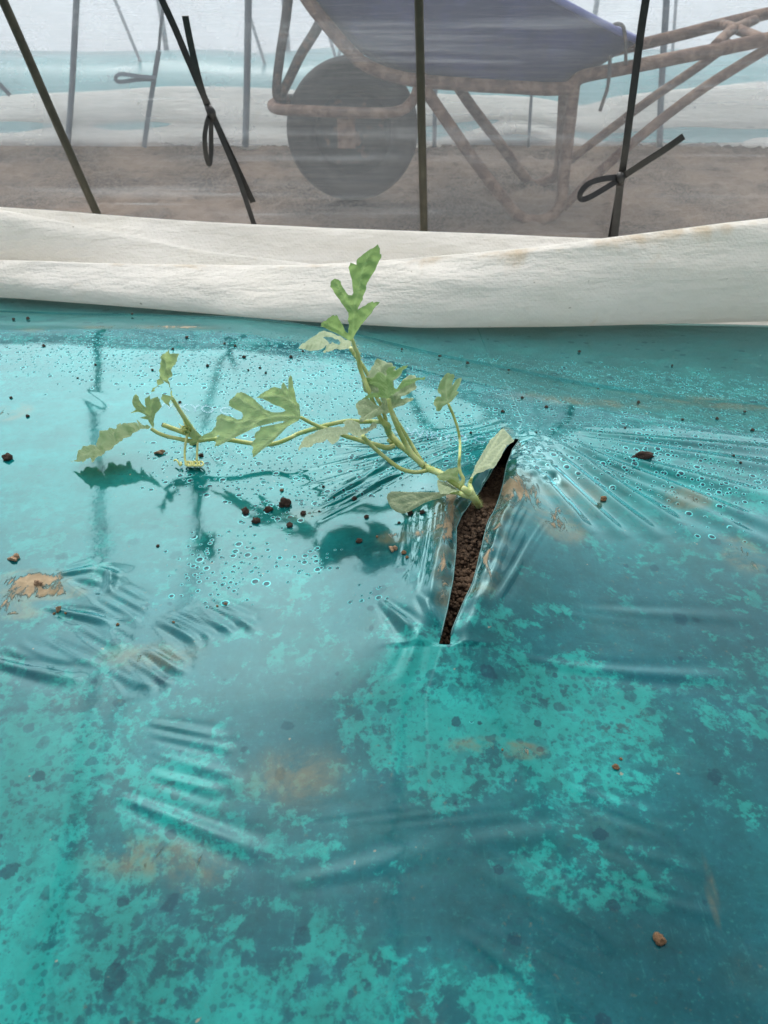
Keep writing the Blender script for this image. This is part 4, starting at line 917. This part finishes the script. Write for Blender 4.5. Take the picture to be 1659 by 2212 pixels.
leaf('seed_leaf', 'E', [[(118, 830), (130, 790), (170, 763), (250, 763), (350, 768), (480, 768), (600, 773), (720, 768), (800, 753), (850, 743), (905, 768), (860, 785), (770, 800), (700, 832), (600, 862), (520, 892), (470, 922), (400, 962), (340, 992), (280, 1003), (220, 982), (170, 942), (138, 885)]],
     [(880, 765, YG0), (130, 850, YG1), (300, 1000, YF_('E', 300, 1000, .003))], [[(890, 768), (700, 780), (500, 850), (300, 905), (150, 880)], [(500, 850), (380, 790), (170, 850)], [(470, 865), (320, 960)]], M_COTY, 'rounded grey green seed leaf pointing left', crinkle=.0007, cup=.0006)
YH0 = YF_('E', 1030, 640, .009); YH1 = YF_('E', 1440, 250, .010)
leaf('seed_leaf', 'E', [[(1490, 217), (1502, 200), (1440, 130), (1390, 72), (1350, 85), (1310, 130), (1250, 200), (1200, 270), (1140, 370), (1090, 460), (1060, 540), (1040, 590), (1012, 645), (1035, 648), (1062, 605), (1095, 562), (1150, 535), (1200, 522), (1280, 492), (1340, 422), (1380, 332), (1420, 262), (1480, 222)]],
     [(1030, 640, YH0), (1480, 190, YH1), (1390, 80, YH1+.024)], [[(1030, 630), (1120, 480), (1250, 330), (1440, 160)], [(1110, 500), (1240, 460), (1400, 250)], [(1180, 410), (1300, 200), (1370, 90)]], M_COTY, 'rounded grey green seed leaf pointing up to the slit top', crinkle=.0007)
leaf('leaf', 'E', [[(660, 597), (720, 565), (790, 525), (860, 513), (915, 523), (917, 550), (890, 590), (905, 630), (950, 690), (975, 702), (935, 725), (900, 672), (860, 642), (820, 635), (740, 657), (690, 642)]],
     [(960, 705, YG0), (665, 597, YG0+.006), (880, 520, YG0+.012)], [[(955, 705), (880, 620), (770, 590), (670, 597)]], M_LEAF, 'small folded yellow green leaf at the base of the stem')
leaf('leaf', 'E', [[(663, 650), (690, 632), (760, 648), (820, 658), (862, 690), (905, 752), (850, 752), (780, 772), (720, 767), (690, 722), (670, 682)]],
     [(900, 750, YG0-.002), (665, 650, YG0+.004), (760, 650, YG0+.010)], [[(895, 750), (780, 710), (670, 655)]], M_LEAF_PALE, 'small pale leaf tucked under the folded one')
# stems and stalks
def st(name, pts, R, hairs=0, mat=M_STEM, parent=None, sides=10):
    P = [cat_(*q) if len(q) == 4 else q for q in pts]
    mb = MB().tube(P, R, sides, 6)
    if hairs: mb.hairs(P, (R if np.isscalar(R) else max(R)), hairs)
    return mb.build(name, mat, parent or PLANT)
base = onfilm(1042, 1106, -.012)
Y1 = YF_('E', 1050, 810, .007); Y2 = YF_('E', 560, 515, .010); Y3 = YF_('E', 220, 225, .020)
stem = st('stem', [atz(1052, 1118, -.016), atz(1043, 1106, -.004), cat_('E', 1105, 890, (Y1*2+atz(1041, 1104, .0).y)/3), cat_('E', 1050, 812, Y1), cat_('E', 960, 735, Y1+.006), cat_('E', 720, 575, (Y1+Y2)/2), cat_('E', 560, 505, Y2), cat_('E', 460, 425, Y2+.008), cat_('E', 330, 310, Y3-.006), cat_('E', 215, 215, Y3), cat_('E', 140, 115, Y3+.004), cat_('B', 830, 1320, YB), cat_('B', 740, 1230, YB)],
     [.0021, .0021, .0020, .0023, .0019, .0019, .0021, .0018, .0018, .0022, .0021, .0022, .0016], 500)
st('stem', [cat_('B', 760, 1260, YB), cat_('B', 690, 1150, YB+.003), cat_('B', 580, 900, YB+.010), cat_('B', 480, 650, YA-.008), cat_('B', 390, 420, YA-.003), cat_('B', 310, 200, YA), cat_('A', 1080, 1860, YA), cat_('A', 1020, 1720, YA), cat_('A', 985, 1600, YA)], [.0017, .0014, .0013, .0013, .0013, .0012, .0012, .0011, .0010], 350)
st('leaf_stalk', [cat_('B', 790, 1290, YB), cat_('B', 790, 1150, YB+.004), cat_('B', 700, 900, YB+.012), cat_('B', 620, 760, YA-.002), cat_('B', 480, 400, YA+.003), cat_('B', 380, 210, YA+.005), cat_('A', 1000, 1820, YA+.005), cat_('A', 955, 1742, YA+.004)], .0012, 150)
st('leaf_stalk', [cat_('E', 520, 480, Y2), cat_('B', 1300, 1850, Y2+.003), cat_('B', 1170, 1640, YB-.006), cat_('B', 1060, 1430, YB-.008), cat_('B', 960, 1200, YB-.009), cat_('B', 890, 1000, YB-.008), cat_('B', 852, 800, YB-.006)], [.0017, .0016, .0015, .0014, .0013, .0012, .0011], 300)
st('leaf_stalk', [cat_('E', 520, 460, Y2+.002), cat_('B', 1400, 1860, Y2+.006), cat_('B', 1260, 1620, YB), cat_('B', 1110, 1380, YB), cat_('B', 985, 1180, YB), cat_('B', 900, 1000, YB+.002)], .0011, 160)
st('leaf_stalk', [cat_('E', 570, 530, Y2-.003), cat_('G', 1010, 1440, Y2-.003), cat_('G', 950, 1446, Y2-.004), cat_('G', 870, 1425, Y2-.004), cat_('G', 780, 1360, Y2-.002), cat_('G', 700, 1290, YB-.018), cat_('G', 645, 1233, YB-.022)], .0012, 260)
vine = st('vine', [cat_('B', 960, 1680, Y3-.004), cat_('B', 820, 1720, Y3-.006), cat_('B', 700, 1690, Y3-.006), cat_('B', 450, 1620, Y3-.004), cat_('B', 250, 1560, Y3), cat_('B', 20, 1490, Y3+.003), cat_('C', 1480, 680, Y3+.003), cat_('C', 1330, 640, YC0+.003), cat_('C', 1220, 590, YC0+.002), cat_('C', 1118, 535, YC0)], [.0015, .0016, .0016, .0015, .0014, .0014, .0013, .0012, .0011, .0010], 260)
YV = Yz('C', 20, 765, .016)
st('vine', [cat_('B', 720, 1240, YB+.002), cat_('B', 560, 1230, Y3+.010), cat_('G', 640, 1148, Y3+.008), cat_('G', 560, 1142, Y3+.008), cat_('G', 440, 1165, Y3+.008), cat_('C', 1330, 640, YC0+.008), cat_('C', 1100, 710, YV+.004), cat_('C', 1000, 760, YV), cat_('C', 870, 812, YV), cat_('C', 740, 830, YV), cat_('C', 560, 815, YV), cat_('C', 350, 782, YV), cat_('C', 150, 768, YV), cat_('D', 1450, 1055, YV), cat_('D', 1380, 1050, YV)],
   [.0014, .0014, .0013, .0013, .0013, .0014, .0014, .0014, .0015, .0015, .0015, .0015, .0016, .0020, .0016], 420)
st('leaf_stalk', [cat_('D', 1420, 1050, YV), cat_('D', 1350, 1068, YV), cat_('D', 1230, 1045, YV), cat_('D', 1100, 1018, YV), cat_('D', 1000, 980, YD0), cat_('D', 925, 933, YD0)], [.0017, .0015, .0013, .0012, .0012, .0011], 160)
st('leaf_stalk', [cat_('D', 1420, 1030, YV), cat_('D', 1370, 940, YV+.002), cat_('D', 1290, 820, YE0), cat_('D', 1210, 690, YE0), cat_('D', 1145, 588, YE0)], [.0018, .0017, .0014, .0013, .0011], 320)
st('cut_shoot', [cat_('D', 1400, 1020, YV+.002), cat_('D', 1280, 975, YV+.002), cat_('D', 1150, 928, YV+.003), cat_('D', 1055, 892, YV+.004)], [.0016, .0016, .0015, .0014], 160)
MB().tube([cat_('D', 1060, 894, YV+.004), cat_('D', 1042, 886, YV+.004)], [.0015, .0011], 8, 3).build('dried_tip', M_CUT, PLANT)
bud = MB()
for i in range(26):
    a = cat_('D', 1320+random.uniform(-25, 30), 950+random.uniform(-30, 40), YV+random.uniform(-.002, .002)); b = a+Vector((random.gauss(-.001, .002), random.gauss(0, .002), abs(random.gauss(.002, .002)))); bud.tube([a, b], [.0007, .0002], 5, 2)
bud.build('bud', M_STEM, PLANT)
leaf('bract', 'D', [[(1375, 935), (1420, 960), (1480, 1018), (1465, 1040), (1430, 1062), (1380, 1050), (1335, 1015), (1350, 980)], (.001, [(1340, 1065), (1400, 1060), (1430, 1070), (1400, 1100), (1360, 1118), (1335, 1105)])], [(1380, 940, YV-.003), (1480, 1020, YV-.003), (1340, 1020, YV-.006)], [[(1380, 940), (1470, 1030)]], M_LEAF)
ten = MB()
zt = .002
def T(x, y, z): return atz(*cp('D', x, y), z)
ten.tube([T(1410, 965, .018), T(1375, 950, .020), T(1330, 985, .020), T(1305, 1070, .016), T(1293, 1180, .010), T(1295, 1270, .006), T(1315, 1330, .004), T(1340, 1340, .003)], [.0008, .0008, .0008, .0008, .0007, .0007, .0006, .0006], 8)
ten.tube([T(1432, 1075, .015), T(1428, 1180, .010), T(1424, 1290, .005)], .0007, 8)
for (cx, w) in ((1330, 30), (1355, 26), (1400, 30), (1425, 30), (1465, 30)):
    P = []
    for k in range(15):
        a = k/14*2*math.pi*1.6; P.append(T(cx+w*math.cos(a), 1316+24*math.sin(a), .003+.0006*math.sin(a*1.3)))
    ten.tube(P, .0006, 6, 3)
ten.tube([T(1175, 1285, .003), T(1195, 1272, .004), T(1220, 1295, .004), T(1240, 1335, .002), T(1255, 1325, .003), T(1250, 1300, .003)], .0006, 6)
ten.build('tendril', M_TENDRIL, PLANT)
st('leaf_stalk', [cat_('E', 925, 720, YG0), cat_('F', 620, 2010, YG0), cat_('F', 638, 1920, YG0+.001), cat_('F', 590, 1820, YG0+.003), cat_('F', 565, 1700, YG0+.006), cat_('F', 575, 1500, YG0+.010), cat_('F', 580, 1280, YF0-.006), cat_('F', 540, 1050, YF0-.003), cat_('F', 460, 810, YF0), cat_('F', 378, 625, YF0)], [.0012, .0011, .0010, .0009, .0009, .0008, .0008, .0008, .0008, .0008], 60)
st('seed_leaf_stalk', [cat_('E', 1050, 815, Y1), cat_('E', 960, 798, Y1), cat_('E', 880, 772, YG0), cat_('E', 780, 775, YG0)], [.0019, .0016, .0013, .0008])
st('seed_leaf_stalk', [cat_('E', 1052, 800, Y1), cat_('E', 1035, 740, Y1+.002), cat_('E', 1022, 680, YH0), cat_('E', 1045, 610, YH0)], [.0019, .0015, .0012, .0007])
st('cut_shoot', [cat_('E', 1020, 790, Y1-.001), cat_('E', 975, 745, Y1-.001), cat_('E', 940, 725, Y1)], [.0019, .0019, .0017])
st('tendril_bud', [cat_('B', 930, 1640, Y3), cat_('B', 880, 1610, Y3-.001), cat_('B', 850, 1570, Y3), cat_('B', 835, 1600, Y3)], [.0012, .001, .0009, .0006])

# ------------------------------------------------------------------ crumbs of soil and dried mud lying on the film
CR = []
for kind, m_, n_ in (('dark', M_CRUMB, 4), ('tan', M_CRUMB_OR, 4)):
    for i in range(n_):
        me = blob_mesh('soil_crumb', i+(40 if kind == 'dark' else 60), .55, 3, .8); me.materials.append(m_); CR.append((kind, me))
def crumb(px, py, d_px, kind, label, group=None, sx=1.0, sy=1.0, i=None):
    p = onfilm(px, py); dist = math.sqrt(p.x**2+p.y**2+(CAMZ-p.z)**2); r = d_px/FPX*dist/2*.86
    ms = [m for k, m in CR if k == kind]; me = ms[(i if i is not None else _r.randrange(4)) % 4]
    o = bpy.data.objects.new('soil_crumb', me); COL.objects.link(o)
    o.location = (p.x, p.y, p.z+r*.42); o.scale = (r*sx, r*sy, r); o.rotation_euler = (0, 0, _r.uniform(0, 6.28) if sx == sy else _r.uniform(-.2, .2))
    tag(o, label, 'soil crumb', group); return o
crumb(17, 991, 20, 'dark', 'round black soil crumb alone on the film at the far left')
crumb(1389, 989, 26, 'dark', 'long dark clod of soil on the film right of the slit, the widest one', None, 1.9, .8)
crumb(1330, 1658, 14, 'tan', 'small orange crumb on the film, the upper of the two at lower right')
crumb(1422, 2030, 24, 'tan', 'orange tan pellet on the film near the bottom right corner, largest of its colour')
crumb(617, 1090, 30, 'dark', 'black angular clod, largest of the cluster below the vine')
crumb(530, 1106, 18, 'dark', 'brown crumb at the left end of the cluster below the vine')
crumb(553, 1127, 18, 'dark', 'black crumb at the lower left of the cluster below the vine')
crumb(580, 1103, 18, 'dark', 'flat brown crumb in the middle of the cluster below the vine', None, 1.2, .8)
crumb(626, 1136, 15, 'dark', 'dark crumb at the lower right of the cluster below the vine')
crumb(655, 1110, 13, 'dark', 'reddish brown crumb at the right end of the cluster below the vine')
crumb(776, 1170, 14, 'dark', 'brown crumb on the film straight below the seed leaf')
crumb(873, 1195, 12, 'tan', 'tan crumb beside the left lip of the slit')
crumb(791, 1118, 11, 'dark', 'brown crumb left of the seed leaf tip')
crumb(765, 1079, 13, 'dark', 'brown crumb between the fold lines left of the stem')
crumb(912, 1108, 12, 'dark', 'crumb just under the lower edge of the seed leaf')
crumb(886, 1110, 14, 'dark', 'larger brown crumb under the tip of the seed leaf')
crumb(1304, 1079, 14, 'tan', 'tan crumb on the bright fold right of the slit')
crumb(421, 960, 11, 'dark', 'dark crumb just below the vine node')
crumb(435, 985, 11, 'dark', 'dark crumb behind the coiled tendril')
small = [(93, 748), (168, 817), (30, 690), (62, 689), (207, 789), (284, 679), (404, 730), (447, 791), (486, 743), (509, 748), (527, 772), (560, 795), (576, 806), (538, 800), (616, 846), (630, 772), (655, 760), (695, 740), (390, 870), (372, 755), (700, 1052), (1018, 935), (1160, 935), (1474, 907), (1610, 890), (1350, 925),
         (1085, 890), (1130, 860), (1290, 840), (1380, 870), (1550, 905), (1625, 930), (1100, 800), (1250, 760), (1450, 790), (1180, 880), (1585, 985), (340, 1180), (60, 900), (25, 860), (845, 1000), (690, 1105), (720, 1075), (860, 1130), (1600, 1000), (950, 770), (1010, 785), (760, 800), (870, 755), (330, 800)]
for x, y in small:
    crumb(x+_r.uniform(-2, 2), y, _r.uniform(4.0, 8.5), 'dark', 'tiny dark soil crumb, one of many scattered on the teal film', 'tiny crumbs scattered on the teal film')
for x, y in ((125, 1322), (140, 1325), (118, 1326), (488, 1305), (376, 1345), (470, 1310), (610, 1060), (940, 1110), (948, 1122), (942, 1135), (1340, 1640), (255, 1350), (1085, 1620), (880, 1205), (815, 1160)):
    crumb(x+_r.uniform(-2, 2), y, _r.uniform(5, 9), 'tan', 'tiny tan crumb of dry soil, one of several lying on the teal film', 'tiny tan crumbs on the teal film')
def chip(px, py, w, h, lab, ang=0.0):
    p = onfilm(px, py); dist = (p-Vector((0, 0, CAMZ))).length; r = w/FPX*dist/2; bm = bmesh.new(); n = 14; top, botv = [], []
    for i in range(n):
        a = 2*math.pi*i/n; k = 1+.35*math.sin(a*3+px)+.2*math.sin(a*5+py); x = r*k*math.cos(a); y = r*k*h*math.sin(a)
        z = .0009+.0008*math.sin(a*2+px); top.append(bm.verts.new((x, y, z+.0008))); botv.append(bm.verts.new((x*1.03, y*1.03, z-.0004)))
    ct = bm.verts.new((0, 0, .0026))
    for i in range(n):
        j = (i+1) % n; bm.faces.new((top[i], top[j], ct)); bm.faces.new((botv[i], botv[j], top[j], top[i]))
    bm.faces.new(botv[::-1]); me = bpy.data.meshes.new('mud_chip'); bm.to_mesh(me); bm.free(); me.materials.append(M_CHIP)
    o = bpy.data.objects.new('mud_chip', me); COL.objects.link(o); o.location = p; o.rotation_euler = (0, 0, ang); tag(o, lab, 'mud chip')
chip(31, 1208, 19, .7, 'tan curled chip of dried mud on the film at the left edge', .4)
chip(84, 1262, 17, .5, 'flat chip of dried mud on the large tan smear at left', -.2)
chip(127, 1318, 10, .7, 'small brown chip of dried mud below the tan smear', .2)
chip(848, 1188, 16, .8, 'pale tan chip of mud left of the slit', -.5)
chip(345, 980, 18, .4, 'thin reddish mud chip under the left leaf stalk', .1)
